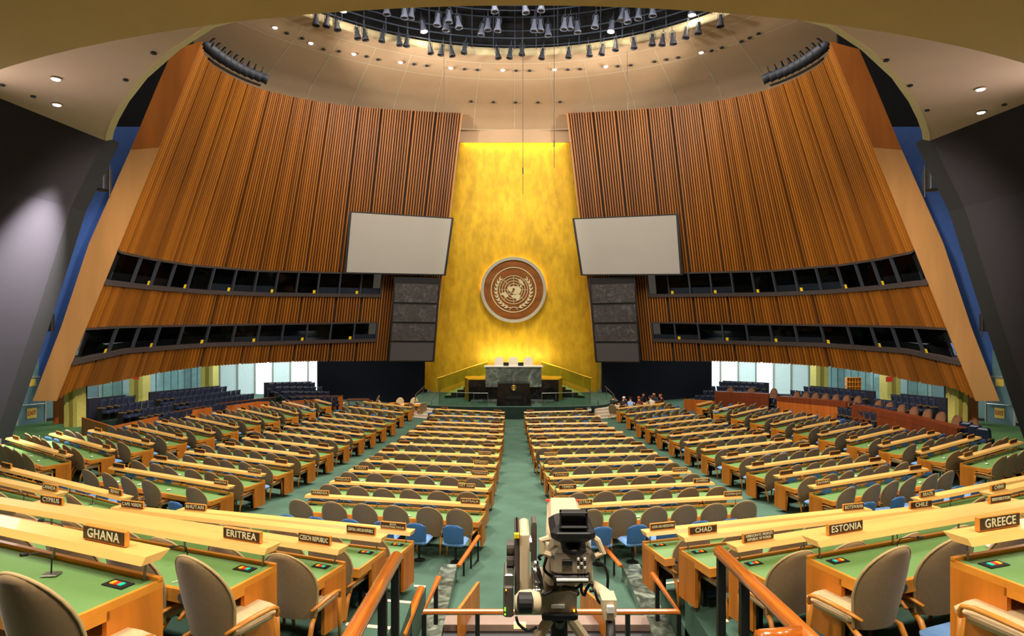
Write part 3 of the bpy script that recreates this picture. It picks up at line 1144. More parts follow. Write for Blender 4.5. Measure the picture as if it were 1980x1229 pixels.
HB = [None, 3.464, 3.046, 2.667, 2.12, 1.63]
TER = [('left rear terraces', 1, (797.7, 1026), (347, 983), 0), ('left rear terraces', 2, (742.6, 1037), (222, 978), 0), ('left rear terraces', 3, (663, 1058.7), (66, 969), 0), ('left rear terraces', 4, (526.7, 1055), (0, 968), 5.2), ('left rear terraces', 5, (300, 1070), (0, 1008), 5.2),
       ('far left rear terraces', 1, (247, 961.4), (0, 901), 5.3), ('far left rear terraces', 2, (119, 953), (0, 927), 5.2),
       ('right rear terraces', 1, (1245, 1027), (1679.7, 982), 0), ('right rear terraces', 2, (1317, 1036), (1810.8, 978), 0), ('right rear terraces', 3, (1415.6, 1053.6), (1970, 965), 0), ('right rear terraces', 4, (1568.4, 1041), (1980, 973), 5.2), ('right rear terraces', 5, (1852.5, 1034.7), (1980, 1014.5), 5.2),
       ('far right rear terraces', 1, (1771.7, 964), (1980, 923), 5.3), ('far right rear terraces', 2, (1906.8, 952.6), (1980, 936), 5.2)]
TREAD = {}
for where, k, a, b, L in TER:
    h = HB[k]
    A, B = at_h(a, h), at_h(b, h)
    if L:
        B = stretch(A, B, L)
    add_row(A, B, 6, where, k, near=True, blues=False, flat=H - h - SHELF_H)
    TREAD[(where, k)] = (A, B)

# ---- terraces: one tread per row, each a solid step
for sd in ('left', 'right'):
    s = -1 if sd == 'left' else 1
    for k in range(1, 6):
        z = H - HB[k] - SHELF_H
        A, B = TREAD[(sd + ' rear terraces', k)]
        X0 = -1.42 if s < 0 else 2.47
        line = [Vector((X0, A.y - abs(A.x - X0) * .18, 0)), A.copy(), B.copy()]
        if s > 0 and A.x < X0 + .05:
            line = [A + (B - A) * ((X0 - A.x) / (B.x - A.x)), A + (B - A) * ((X0 + .4 - A.x) / (B.x - A.x)), B.copy()]
        fk = ('far ' + sd + ' rear terraces', k)
        if fk in TREAD:
            A2, B2 = TREAD[fk]
            line += [A2.copy(), B2.copy(), B2 + (B2 - A2).normalized() * 2.5]
        else:
            line += [B + (B - A).normalized() * 4 + Vector((0, 1.0, 0)), B + (B - A).normalized() * 8 + Vector((0, 3.0, 0))]
        lo = [Vector((p.x, p.y + .16, 0)) for p in line]
        mb = MB()
        n = len(lo)
        back = [Vector((p.x * 1.0, p.y - 1.75, 0)) for p in lo]
        zl = H - HB[k] - SHELF_H - .8
        if k == 1:
            zl = z - 1.2
        for i in range(n - 1):
            c = []
            for zz in (zl, z):
                c += [Vector((q.x, q.y, zz)) for q in (lo[i], lo[i + 1], back[i + 1], back[i])]
            mb.hexa(c)
        struct('floor_terrace_' + sd, mb, M['carpet'])
        # pale nosing along the aisle part of the step
        mb = MB()
        p0, p1 = lo[0], lo[1]
        e = (p1 - p0).normalized()
        q0, q1 = p0 + Vector((0, 0, z + .004)), p0.lerp(p1, 1.0) + Vector((0, 0, z + .004))
        mb.hexa([q0 + Vector((0, -.06, -.03)), q1 + Vector((0, -.06, -.03)), q1 + Vector((0, .01, -.03)), q0 + Vector((0, .01, -.03)), q0 + Vector((0, -.06, .004)), q1 + Vector((0, -.06, .004)), q1 + Vector((0, .01, .004)), q0 + Vector((0, .01, .004))])
        struct('trim_nosing_' + sd, mb, M['step'])

# ---- name plates that can be read in the photo: (where, row) -> [(text, pixel x)]
NAMES = {('left rear terraces', 5): [('GHANA', 200)], ('left rear terraces', 4): [('ERITREA', 468)], ('left rear terraces', 3): [('CZECH REPUBLIC', 608), ('CYPRUS', 100)],
         ('left rear terraces', 2): [('CENTRAL AFRICAN REPUBLIC', 699), ('CAPE VERDE', 255)], ('left rear terraces', 1): [('BOLIVIA\n(PLURINATIONAL STATE OF)', 761), ('BHUTAN', 377)],
         ('far left rear terraces', 1): [('BENIN', 223), ('', 12)], ('far left rear terraces', 2): [('CANADA', 96)],
         ('left inner side block', 12): [('ARGENTINA', 427), ('', 229)], ('left inner side block', 11): [('VANUATU', 492), ('', 312)],
         ('left centre block', 12): [('ARMENIA', 619), ('AUSTRALIA', 909)], ('left centre block', 11): [('VENEZUELA', 663), ('VIET NAM', 902)], ('left centre block', 10): [('TURKEY', 698), ('TURKMENISTAN', 928)], ('left centre block', 9): [('SWAZILAND', 727), ('SWEDEN', 930)], ('left centre block', 8): [('', 750), ('SIERRA LEONE', 938)],
         ('right centre block', 12): [('AUSTRIA', 1127), ('AZERBAIJAN', 1418)], ('right centre block', 11): [('YEMEN', 1097), ('ZAMBIA', 1357)], ('right centre block', 10): [('TUVALU', 1085), ('UGANDA', 1315)], ('right centre block', 9): [('SWITZERLAND', 1073), ('', 1280)], ('right centre block', 8): [('SINGAPORE', 1064), ('', 1251)], ('right centre block', 7): [('RWANDA', 1056), ('', 1231)],
         ('right inner side block', 12): [('BAHAMAS', 1592), ('', 1771)], ('right inner side block', 11): [('', 1521), ('', 1693)],
         ('right rear terraces', 1): [('BOSNIA AND HERZEGOVINA', 1281), ('BOTSWANA', 1650)], ('far right rear terraces', 1): [('BRAZIL', 1794)], ('right rear terraces', 2): [('CHAD', 1359), ('CHILE', 1780)], ('far right rear terraces', 2): [('CHINA', 1930)],
         ('right rear terraces', 3): [("DEMOCRATIC PEOPLE'S\nREPUBLIC OF KOREA", 1467), ('DEMOCRATIC REPUBLIC OF THE CONGO', 1934)], ('right rear terraces', 4): [('ESTONIA', 1635)], ('right rear terraces', 5): [('GREECE', 1932)]}

CHAIRS, BLUES, MICS, RECS = [], [], [], []
PLATE_W, PLATE_H = .46, .1
pm = {}
b = MB()
b.rbox((-PLATE_W / 2, -.018, 0), (PLATE_W / 2, .018, PLATE_H + .012), .006)
pm['frame'] = b.mesh('plate_frame', M['plateframe'])
b = MB()
b.box((-PLATE_W / 2 + .012, -.0215, .011), (PLATE_W / 2 - .012, -.0175, PLATE_H + .001))
pm['panel'] = b.mesh('plate_panel', M['plate'])


def row_name(r):
    nm = NAMES.get((r['where'], r['k']))
    if nm and nm[0][0]:
        t = [q[0].replace('\n', ' ') for q in nm if q[0]]
        return t
    return None


for r in ROWS:
    A, B = r['A'], r['B']
    e = Vector((B.x - A.x, B.y - A.y, 0)).normalized()
    n = Vector((e.y, -e.x, 0))
    if n.y > 0:
        n = -n
    L = Vector((B.x - A.x, B.y - A.y, 0)).length
    zf = (lambda x, y: r['flat']) if r['flat'] is not None else floorz
    za, zb = A.z - SHELF_H, B.z - SHELF_H
    O = A - n * .06
    dist = (A.y + B.y) / 2

    def Q(s, t, h):                   # s along the row 0..L, t towards the audience, h above the floor
        p = O + e * s + n * t
        return Vector((p.x, p.y, lerp(za, zb, s / L) + h))

    def bx(mb, s0, s1, t0, t1, h0, h1, mi=0):
        mb.hexa([Q(s0, t0, h0), Q(s1, t0, h0), Q(s1, t1, h0), Q(s0, t1, h0), Q(s0, t0, h1), Q(s1, t0, h1), Q(s1, t1, h1), Q(s0, t1, h1)], mi)
    nm = row_name(r)
    if nm:
        lab = 'long green topped delegate desk under the %s name plate' % nm[0].replace('\n', ' ')
        lab = ' '.join(lab.split()[:16])
    else:
        lab = 'long green topped delegate desk, %s row from the podium, %s' % (ORD[r['k'] - 1], r['where'])
    ctr = Q(L / 2, .35, 0)
    desk = thing('delegate_desk', lab, 'desk', ctr, math.atan2(e.y, e.x), 'delegate desks, ' + r['where'])
    mb = MB()
    bx(mb, 0, L, .0, .675, .70, .742)
    bx(mb, 0, L, .675, .72, .64, .751)
    bx(mb, 0, .05, .38, .675, .64, .70)
    bx(mb, L - .05, L, .38, .675, .64, .70)
    bx(mb, 0, L, .0, .035, .742, .775)
    bx(mb, 0, .03, .0, .70, .742, .752)
    bx(mb, L - .03, L, .0, .70, .742, .752)
    mb.build('desktop', M['desk'], desk)
    mb = MB()
    bx(mb, .03, L - .03, .035, .674, .7421, .7475)
    mb.build('writing_surface', M['green'], desk)
    for s0 in (0, L - .045):
        mb = MB()
        bx(mb, s0, s0 + .045, .0, .40, .10, .70)
        mb.build('end_panel', M['deskend'], desk)
    mb = MB()
    bx(mb, .045, L - .045, .05, .08, .14, .70)
    for s0 in (.25, L / 2, L - .3):
        bx(mb, s0, s0 + .06, .12, .22, 0, .70, 1)
    mb.build('modesty_panel', [M['modesty'], M['black']], desk)
    mb = MB()
    prof = [(-.06, .95), (.13, .955), (.165, .905), (.02, .90)]
    mb.prism([Q(.0, t, h) for t, h in prof], Q(L, 0, 0) - Q(0, 0, 0))
    np_ = 6
    posts = []
    for q in range(np_):
        s0 = .12 + (L - .24) * q / (np_ - 1)
        pb = MB()
        bx(pb, s0 - .007, s0 + .007, .04, .055, .74, .905)
        posts.append(pb)
    if dist > 16:
        for pb in posts:
            mb.v, f0 = mb.v + pb.v, len(mb.v)
            mb.f += [tuple(f0 + i for i in f) for f in pb.f]
            mb.m += [1] * len(pb.f)
    sh = mb.build('shelf', [M['shelf'], M['steel']], desk)
    if dist <= 16:
        for pb in posts:
            pb.build('shelf_post', M['steel'], desk)
    # sockets and loudspeaker discs in the front edge, voting panels on top
    if dist < 21:
        nd = 2 if dist > 12 else 4
        for q in range(nd):
            s0 = L * (q + .5) / nd + (.12 if q % 2 else -.12)
            if q == 0:
                s0 = .2
            if q == nd - 1:
                s0 = L - .2
            for kk, (o, rr_, mt) in enumerate(((0, .03, 'steel'), (.16 if q else .18, .038, 'steel'))):
                if dist < 12 or kk == 0:
                    mb = MB()
                    ss = s0 + o * (1 if q == 0 else -1)
                    c = Q(ss, .721, .69)
                    up = Vector((0, 0, 1))
                    pts = [c + (e * math.cos(a * PI / 8) + up * math.sin(a * PI / 8)) * rr_ for a in range(16)]
                    mb.prism(pts, n * .006)
                    jack = mb.build('socket' if kk == 0 else 'loudspeaker_disc', M[mt], desk)
                    if kk == 0:
                        mb = MB()
                        pts = [c + n * .006 + (e * math.cos(a * PI / 6) + up * math.sin(a * PI / 6)) * .014 for a in range(12)]
                        mb.prism(pts, n * .012)
                        mb.build('plug', M['black'], jack)
    if dist < 23:
        for s0 in (.22, L - .22):
            mb = MB()
            bx(mb, s0 - .1, s0 + .1, .12, .22, .7475, .756)
            vp = mb.build('voting_panel', M['black'], desk)
            if dist < 14:
                for q, mt in ((-.035, 'tealb'), (.005, 'red'), (.045, 'orange')):
                    mb = MB()
                    bx(mb, s0 + q - .016, s0 + q + .016, .15, .19, .756, .762)
                    mb.build('button', M[mt], vp)
    # chairs
    N = r['n']
    terr = r['flat'] is not None
    face = math.atan2(-n.x * -1, -n.y * -1)
    rz = math.atan2(-n.y, -n.x) - PI / 2     # +y of the chair looks along -n
    for i in range(N):
        s0 = L * (i + .5) / N + R_.uniform(-.03, .03)
        if terr:
            s0 = (.04 + .8 * i if r['k'] > 3 else (.2 + .8 * i if r['k'] == 3 else .44 + .72 * i)) + R_.uniform(-.03, .05)
        tt = (.47 if terr else .58) + R_.uniform(-.05, .06)
        if i in r['skip']:
            continue
        p = Q(s0, tt, 0)
        z = r['flat'] if terr else floorz(p.x, p.y)
        nmt = 'beside the centre aisle' if False else ''
        CHAIRS.append((1.12 if terr else 1.05, Vector((p.x, p.y, z)), rz + R_.uniform(-.1, .1), r, i))
        if r['blues'] and (R_.random() < .85 or r['k'] == 12):
            p = Q((L * (i + .5) / N if i or 'centre' in r['where'] else .12) + R_.uniform(-.04, .04), 1.37, 0)
            BLUES.append((p.length, Vector((p.x, p.y, floorz(p.x, p.y))), rz + R_.uniform(-.12, .12), r, i))
        elif r['flat'] is not None and r['k'] in (1, 3, 4) and i in (0, 2, 5):
            p = Q(L * (i + .5) / N, 1.2, 0)
            BLUES.append((p.length, Vector((p.x, p.y, r['flat'])), rz, r, i))
    # name plates
    spec = NAMES.get((r['where'], r['k']))
    if spec is None:
        spec = [('', None), ('', None)] if N == 6 else []
    for q, (txt, px) in enumerate(spec):
        if px is None:
            s0 = L * (.1 if q == 0 else .87)
        else:
            best, s0 = 1e9, 0
            for kk in range(201):
                s = L * kk / 200
                w = Q(s, .06, .95)
                dx = abs(CX + F * w.x / w.y - px)
                if dx < best:
                    best, s0 = dx, s
        p = Q(s0, .05, .957)
        t1 = txt.replace('\n', ' ')
        if txt:
            lab = 'wood framed name plate reading %s on its desk shelf' % t1
        else:
            lab = 'wood framed name plate, %s end, %s row from the podium, %s' % ('aisle' if q == 0 else 'far', ORD[r['k'] - 1], r['where'])
        pl = thing('name_plate', lab, 'name plate', p, math.atan2(e.y, e.x) + (PI if e.x < 0 else 0), 'name plates on the desk shelves')
        pl.rotation_euler = (0, math.atan((zb - za) / L) * (1 if e.x < 0 else -1), pl.rotation_euler[2])
        put('frame', pm['frame'], parent=pl)
        put('panel', pm['panel'], parent=pl)
        if txt:
            ln = len(t1)
            two = '\n' in txt
            sz = .092 if ln < 9 else (.075 if ln < 15 else .06)
            if two:
                sz = .043
            me = text_mesh(txt, sz, PLATE_W - .06)
            me.materials.append(M['letter'])
            t = put('lettering', me, (0, -.0225, PLATE_H / 2 + .006), 0, pl, PI / 2)
    # microphones and receivers
    for q in range(2 if dist > 14 else 3):
        nmq = 2 if dist > 14 else 3
        s0 = L * (q + .62) / nmq - .25 + R_.uniform(-.1, .1)
        MICS.append((Q(s0, .25, .7525), rz + PI + (-.5 if q % 2 else .5) + PI, r, q, dist))
    for q in range(4):
        s0 = (L - .5) * (q + .5) / 4 + .2 + R_.uniform(-.25, .25)
        RECS.append((Q(max(.15, min(L - .15, s0)), .5 + R_.uniform(-.12, .1), .7525), R_.uniform(-1, 1) + rz, r, q, dist))


def seat_where(r, i):
    w = 'from centre aisle' if 'centre' in r['where'] else 'from inner end'
    return '%s %s, %s row from podium, %s' % (ORD[i], w, ORD[r['k'] - 1], r['where'])


def stuff_of(builder, mats, items, name, label, cat):
    mb = MB()
    for _, p, rz, *_r in items:
        m = Matrix.Translation(p) @ Matrix.Rotation(rz, 4, 'Z')
        b = len(mb.v)
        mb.v += [m @ v for v in builder.v]
        mb.f += [tuple(b + i for i in f) for f in builder.f]
        mb.m += builder.m
    o = mb.build(name, [M[m] for m in mats], None, True)
    return tag(o, label, cat, None, 'stuff')


PARTNAME = lambda k: 'leg' if k.startswith('leg') else ('armrest' if k.startswith('armrest') else k)
CHAIRS.sort(key=lambda c: c[1].y)
for idx, (cs, p, rz, r, i) in enumerate(CHAIRS[:300]):
    lab = 'beige armchair, ' + seat_where(r, i)
    if idx < 78:
        t = thing('armchair', lab, 'chair', p, rz, 'beige delegate armchairs')
        t.scale = (cs, cs, cs)
        for k, me in CH_MESH.items():
            put(PARTNAME(k), me, parent=t)
    else:
        o = put('armchair', CHAIR_ONE, p, rz)
        o.scale = (cs, cs, cs)
        tag(o, lab, 'chair', 'beige delegate armchairs')
if CHAIRS[300:]:
    stuff_of(CHJ, CHJ_M, CHAIRS[300:], 'armchair_mass', 'beige armchairs of the rows nearest the podium, all together', 'chairs')
BLUES.sort(key=lambda c: c[1].y)
for idx, (_, p, rz, r, i) in enumerate(BLUES[:280]):
    lab = 'low blue chair, ' + seat_where(r, i)
    if idx < 40:
        t = thing('pedestal_chair', lab, 'chair', p, rz, 'blue chairs behind the delegates')
        for k, me in BL_MESH.items():
            put(k, me, parent=t)
    else:
        tag(put('pedestal_chair', BLUE_ONE, p, rz), lab, 'chair', 'blue chairs behind the delegates')
if BLUES[280:]:
    stuff_of(BLJ, BLJ_M, BLUES[280:], 'pedestal_chair_mass', 'blue chairs of the rows nearest the podium, all together', 'chairs')
b, ms = joined({k: (v, ['black']) for k, v in ()}) if False else (None, None)
mic_one = MB()
mic_one.rbox((-.055, -.04, 0), (.055, .04, .012), .004, 0)
mic_one.tube([(0, 0, .01), (0, .005, .1), (0, -.02, .15), (-.02, -.09, .19), (-.065, -.215, .228)], [.006, .006, .006, .008, .014], 6, 1)
MIC1 = mic_one.mesh('microphone_whole', [M['steel'], M['black']], True)
MICS.sort(key=lambda m: m[4])
for p, rz, r, q, dist in MICS:
    lab = 'black gooseneck microphone, %s from inner end, %s row from podium, %s' % (ORD[q], ORD[r['k'] - 1], r['where'])
    if dist < 15:
        t = thing('gooseneck_microphone', lab, 'microphone', p, rz, 'gooseneck microphones on the desks')
        for k, me in mm.items():
            put(k, me, parent=t)
    elif dist < 32:
        tag(put('gooseneck_microphone', MIC1, p, rz), lab, 'microphone', 'gooseneck microphones on the desks')
RECS.sort(key=lambda m: m[4])
for p, rz, r, q, dist in RECS[:240]:
    lab = 'white earpiece receiver, %s from inner end, %s row from podium, %s' % (ORD[q], ORD[r['k'] - 1], r['where'])
    if dist < 12:
        t = thing('earpiece_receiver', lab, 'receiver', p, rz, 'white receivers lying on the desks')
        for k, me in rc.items():
            put(k, me, parent=t)
    else:
        tag(put('earpiece_receiver', rc['body'], p, rz), lab, 'receiver', 'white receivers lying on the desks')


# ================================================================== ROSTRUM
def wbox(lo, hi, mtx=None):
    mb = MB()
    mb.box(lo, hi)
    return mb


t = thing('speaker_lectern', 'black marble speaker lectern with a small gold crest, front of the green dais', 'lectern', P(993.5, 783, 43.7))
c = P(993.5, 783, 43.7)
x0, x1 = P(960, 0, 43.7).x, P(1027, 0, 43.7).x
zt = P(0, 742, 43.7).z
mb = MB()
mb.prism([Vector((x0, 43.7, DZ)), Vector((x1, 43.7, DZ)), Vector((x1 - .1, 43.75, zt)), Vector((x0 + .1, 43.75, zt))], (0, 1.3, 0))
mb.build('front', M['marbleblack'], t)
mb = MB()
mb.rbox((x0 + .05, 43.68, zt), (x1 - .05, 45.05, zt + .05), .02)
mb.build('top', M['marbleblack'], t)
mb = MB()
cc = Vector(((x0 + x1) / 2, 43.69, zt - .26))
for rr in (.17,):
    mb.tube([cc + Vector((math.cos(a * PI / 12) * rr, 0, math.sin(a * PI / 12) * rr)) for a in range(25)], .022, 6)
mb.tube([cc + Vector((math.cos(a * PI / 12) * .1, 0, math.sin(a * PI / 12) * .1)) for a in range(25)], .012, 6)
mb.tube([cc + Vector((-.1, 0, 0)), cc + Vector((.1, 0, 0))], .01, 5)
mb.tube([cc + Vector((0, 0, -.1)), cc + Vector((0, 0, .1))], .01, 5)
mb.build('crest', mat('crest_gold', (206, 160, 70), .35, metal=.8, var=0), t)
mb = MB()
mb.box((cc.x - .55, 43.66, DZ + .5), (cc.x + .55, 43.72, DZ + .72))
mb.build('recessed_panel', M['black'], t)
mb = MB()
for q in (-.28, -.1, .1, .28):
    mb.tube([(cc.x + q, 44.2, zt + .05), (cc.x + q * .8, 44.1, zt + .2), (cc.x + q * .4, 44.35, zt + .32)], .012, 5)
o = mb.build('lectern_microphones', M['steel'], t)
o.name = 'microphone_cluster'

dB = 46.0
t = thing('rostrum_base', 'wide black marble desk base behind the lectern, gold topped wings', 'desk', P(992, 768, dB))
a, b_ = P(906, 0, dB).x, P(1080, 0, dB).x
z0, z1 = DZ, P(0, 734, dB).z
mb = MB()
mb.prism([Vector((a, dB, z0)), Vector((b_, dB, z0)), Vector((b_, dB, z1)), Vector((a, dB, z1))], (0, 2.4, 0))
mb.build('front', M['marbleblack'], t)
for s, xx in ((-1, a), (1, b_)):
    mb = MB()
    mb.hexa([Vector((xx, dB + .05, z0)), Vector((xx + s * .38, dB + 1.2, z0)), Vector((xx + s * .38, dB + 2.4, z0)), Vector((xx, dB + 2.4, z0)), Vector((xx, dB + .05, z1 + .05)), Vector((xx + s * .38, dB + 1.2, z1 + .05)), Vector((xx + s * .38, dB + 2.4, z1 + .05)), Vector((xx, dB + 2.4, z1 + .05))])
    mb.build('side_wing', M['gold'], t)
mb = MB()
mb.box((a - .02, dB - .02, z1), (b_ + .02, dB + 2.4, z1 + .06))
mb.build('top', M['gold'], t)
for s in (-1, 1):
    mb = MB()
    mb.box((AX - .15 + s * 2.1 - .95, 45.1, DZ), (AX - .15 + s * 2.1 + .95, 46.0, DZ + .16))
    tag(mb.build('floor_plinth', M['marblegrey'], None), 'low dark marble step on the dais, %s of the lectern' % ('left' if s < 0 else 'right'), 'step')
dM = 45.85
t = thing('president_desk', 'tall grey green marble desk under three white chairs', 'desk', P(993, 748, dM))
a, b_ = P(939, 0, dM).x, P(1047, 0, dM).x
z0, z1 = P(0, 748, dM).z, P(0, 709.5, dM).z
mb = MB()
mb.prism([Vector((a, dM, z0)), Vector((b_, dM, z0)), Vector((b_, dM, z1)), Vector((a, dM, z1))], (0, .5, 0))
mb.build('front', M['marblegrey'], t)
mb = MB()
mb.box((a - .12, dM - .05, z1), (b_ + .12, dM + 1.1, z1 + .07))
mb.build('top', M['white'], t)
mb = MB()
mb.box((a, dM + .5, DZ + 1.2), (b_, dM + 3.6, z1 - .75))
struct('floor_rostrum', mb, M['carpet'])
seatz = z1 - .75
for k, px in enumerate((965, 992.5, 1022)):
    x = P(px, 0, 47.4).x
    t = thing('high_back_chair', 'white leather chair behind the tall marble desk, ' + ('left', 'middle', 'right')[k] + ' of three', 'chair', (x, 47.5, seatz), PI, 'white chairs on the rostrum')
    mb = MB()
    prof = [(-.36, .45), (.36, .45), (.36, 1.1), (.3, 1.3), (.15, 1.38), (-.15, 1.38), (-.3, 1.3), (-.36, 1.1)]
    mb.prism([Vector((q, -.34, z)) for q, z in prof], (0, .12, 0))
    mb2 = MB()
    mb2.v, mb2.f, mb2.m = mb.v, mb.f, mb.m
    o = put('backrest', mb2.mesh('rostrum_back', M['whitechair']), parent=t)
    mb = MB()
    mb.rbox((-.34, -.24, .36), (.34, .34, .52), .05)
    put('seat', mb.mesh('rostrum_seat', M['whitechair']), parent=t)
    mb = MB()
    mb.tube([(0, 0, 0), (0, 0, .38)], .05)
    put('pedestal', mb.mesh('rostrum_pedestal', M['black']), parent=t)
for k, px in enumerate((978.5, 1007)):
    p = P(px, 0, dM + .35)
    mb = MB()
    mb.rbox((-.2, -.04, .0), (.2, .04, .26), .02)
    o = mb.build('desk_monitor', M['black'], None)
    o.location = (p.x, dM + .35, z1 + .07)
    tag(o, 'small black monitor on the marble desk, %s of the middle white chair' % ('left' if k == 0 else 'right'), 'monitor')
# stairs up to the rostrum with golden handrails
for sd in ('left', 'right'):
    s = -1 if sd == 'left' else 1
    fx = (lambda p: p) if sd == 'left' else mirror
    mb = MB()
    for k in range(6):
        u = k / 6
        x0 = lerp(-5.2, -2.4, u)
        y0 = lerp(48.0, 49.3, u)
        zz = DZ + .2 * (k + 1)
        c = []
        for z in (DZ, zz):
            c += [Vector((x0, y0, z)), Vector((-2.2, 50.6 if k > 5 else y0 + .1 + (5 - k) * .2, z)), Vector((-2.2, 51.6, z)), Vector((x0 + .15, 51.6, z))]
        mb.hexa(c)
    mb.v = [fx(v) for v in mb.v]
    mb.m = [0 if abs((mb.v[f[1]] - mb.v[f[0]]).cross(mb.v[f[2]] - mb.v[f[1]]).normalized().z) > .9 else 1 for f in mb.f]
    struct('floor_stairs_' + sd, mb, [M['green'], M['black']])
    t = thing('stair_railing', 'gold handrail with glass panels up the %s rostrum stairs' % sd, 'railing', fx(P(848, 757, 50.2)))
    mb = MB()
    path = [fx(P(846, 731, 50.2)), fx(P(862, 726, 50.3)), fx(P(905, 711, 50.5)), fx(P(943, 699, 50.8))]
    mb.tube(path, .07, 8)
    mb.build('handrail', M['gold'], t)
    for q in range(3):
        mb = MB()
        a, b2 = path[q], path[q + 1]
        dn = Vector((0, 0, -.95))
        mb.prism([a, b2, b2 + dn, a + dn], (0, .02, 0))
        mb.build('glass_panel', M['clear'], t)
    for q in range(4):
        mb = MB()
        mb.tube([path[q] + Vector((0, 0, -.98)), path[q]], .025, 6)
        mb.build('post', M['gold'], t)
    # steel handrails at the dais steps and glass balustrade along the dais edge
    for j, (p0, p1) in enumerate((((834, 776, 44.2), (850, 754, 45.4)), ((803, 763, 45.0), (818, 748.5, 46.2)))):
        t = thing('step_handrail', 'thin steel handrail beside the %s dais steps, %s one' % (sd, 'inner' if j == 0 else 'outer'), 'railing', fx(P(*p0)))
        a, b2 = fx(P(*p0)), fx(P(*p1))
        dz = Vector((0, 0, -.85))
        mb = MB()
        mb.tube([a + dz * .5, a, b2, b2 + (b2 - a).normalized() * .5 * Vector((1, 1, 0)).length * .3], .03, 8)
        mb.build('handrail', M['chrome'], t)
        for q in (0.05, .98):
            mb = MB()
            pp = a.lerp(b2, q)
            mb.tube([pp + dz, pp], .022, 6)
            mb.build('post', M['chrome'], t)
    t = thing('dais_balustrade', 'low glass balustrade with thin posts on the %s dais edge' % sd, 'balustrade', fx(P(870, 783, 43.9)))
    pts = [fx(Vector((x, y, DZ))) for x, y in ((-5.2, 44.3), (-3.9, 43.95), (-2.7, 43.75), (-1.7, 43.65))]
    up = Vector((0, 0, .92))
    mb = MB()
    mb.tube([p + up for p in pts], .02, 6)
    mb.build('top_rail', M['steel'], t)
    for q in range(3):
        mb = MB()
        mb.prism([pts[q] + Vector((0, 0, .08)), pts[q + 1] + Vector((0, 0, .08)), pts[q + 1] + up, pts[q] + up], (0, .015, 0))
        mb.build('glass_panel', M['clear'], t)
    for p in pts:
        mb = MB()
        mb.tube([p, p + up], .02, 6)
        mb.build('post', M['steel'], t)

# ---- the emblem on the golden wall
dE = 51.55
ec = P(993, 560, dE)
em = thing('wall_emblem', 'round wooden emblem with silver rim, world map and laurel wreath on gold wall', 'emblem', (ec.x, dE, ec.z))
U = dE / F                       # metres per photo pixel at the emblem


def disc(mb, r, y, n=72, c=(0, 0), mi=0):
    mb.prism([Vector((ec.x + c[0] + r * math.cos(2 * PI * k / n), y, ec.z + c[1] + r * math.sin(2 * PI * k / n))) for k in range(n)], (0, .12, 0), mi)


def annulus(mb, r0, r1, y, dep=.08, n=72, a0=0, a1=2 * PI):
    for k in range(n):
        q = []
        for a in (lerp(a0, a1, k / n), lerp(a0, a1, (k + 1) / n)):
            q.append([Vector((ec.x + r * math.cos(a), yy, ec.z + r * math.sin(a))) for r in (r0, r1) for yy in (y, y + dep)])
        a, b = q
        mb.hexa([a[0], a[2], b[2], b[0], a[1], a[3], b[3], b[1]])


mb = MB()
disc(mb, 60 * U, dE)
mb.build('wood_disc', M['emblemwood'], em)
mb = MB()
annulus(mb, 57.5 * U, 63.5 * U, dE - .12, .3)
mb.build('outer_rim', M['emblemrim'], em)
mb = MB()
annulus(mb, 59 * U, 61.5 * U, dE + .24, .04, 48, 0, PI)
mb.build('glow_strip', mat('glow_strip', (255, 200, 80), .5, var=0, emit=(255, 190, 60), estr=14), em)
mb = MB()
annulus(mb, 42.3 * U, 44 * U, dE - .06, .08)
mb.build('inner_ring', M['emblemmark'], em)
mb = MB()
for r in (6.8, 12, 17.2, 22.2, 27.2):
    annulus(mb, (r - .55) * U, (r + .55) * U, dE - .06, .07, 48)
for k in range(8):
    a = k * PI / 4
    r0, r1 = (4.0 if k % 2 == 0 else 6.8) * U, 27.2 * U
    d = Vector((math.cos(a), 0, math.sin(a)))
    o = Vector((-d.z, 0, d.x)) * .45 * U
    p0, p1 = Vector((ec.x, dE - .06, ec.z)) + d * r0, Vector((ec.x, dE - .06, ec.z)) + d * r1
    mb.prism([p0 - o, p1 - o, p1 + o, p0 + o], (0, .07, 0))
mb.build('globe_grid', M['emblemmark'], em)
# simplified land masses, in photo pixels from the centre (x right, z up)
LAND = [[(-12, 4), (-8, 7), (-4, 5), (-1, 7), (3, 6), (8, 7), (13, 4), (15, -1), (13, -6), (9, -9), (6, -7), (3, -11), (0, -8), (1, -3), (3, 1), (1, 4), (-2, 2), (-2, -2), (-5, -5), (-10, -2)],
        [(9, 19), (13, 21), (15, 18), (18, 15), (20, 9), (18, 8), (14, 12), (11, 15)], [(12, 8), (15, 9), (15, 5), (13, 4)],
        [(-26, -7), (-20, -6), (-16, -3), (-13, -7), (-10, -11), (-13, -15), (-17, -15), (-19, -11), (-24, -10)],
        [(-4, -11), (2, -9), (8, -8), (12, -9), (13, -14), (10, -20), (6, -21), (4, -16), (-1, -16), (-4, -14)]]
for poly in LAND:
    mb = MB()
    mb.prism([Vector((ec.x + x * U, dE - .1, ec.z + y * U)) for x, y in poly], (0, .1, 0))
    mb.build('land_mass', M['emblemmark'], em)
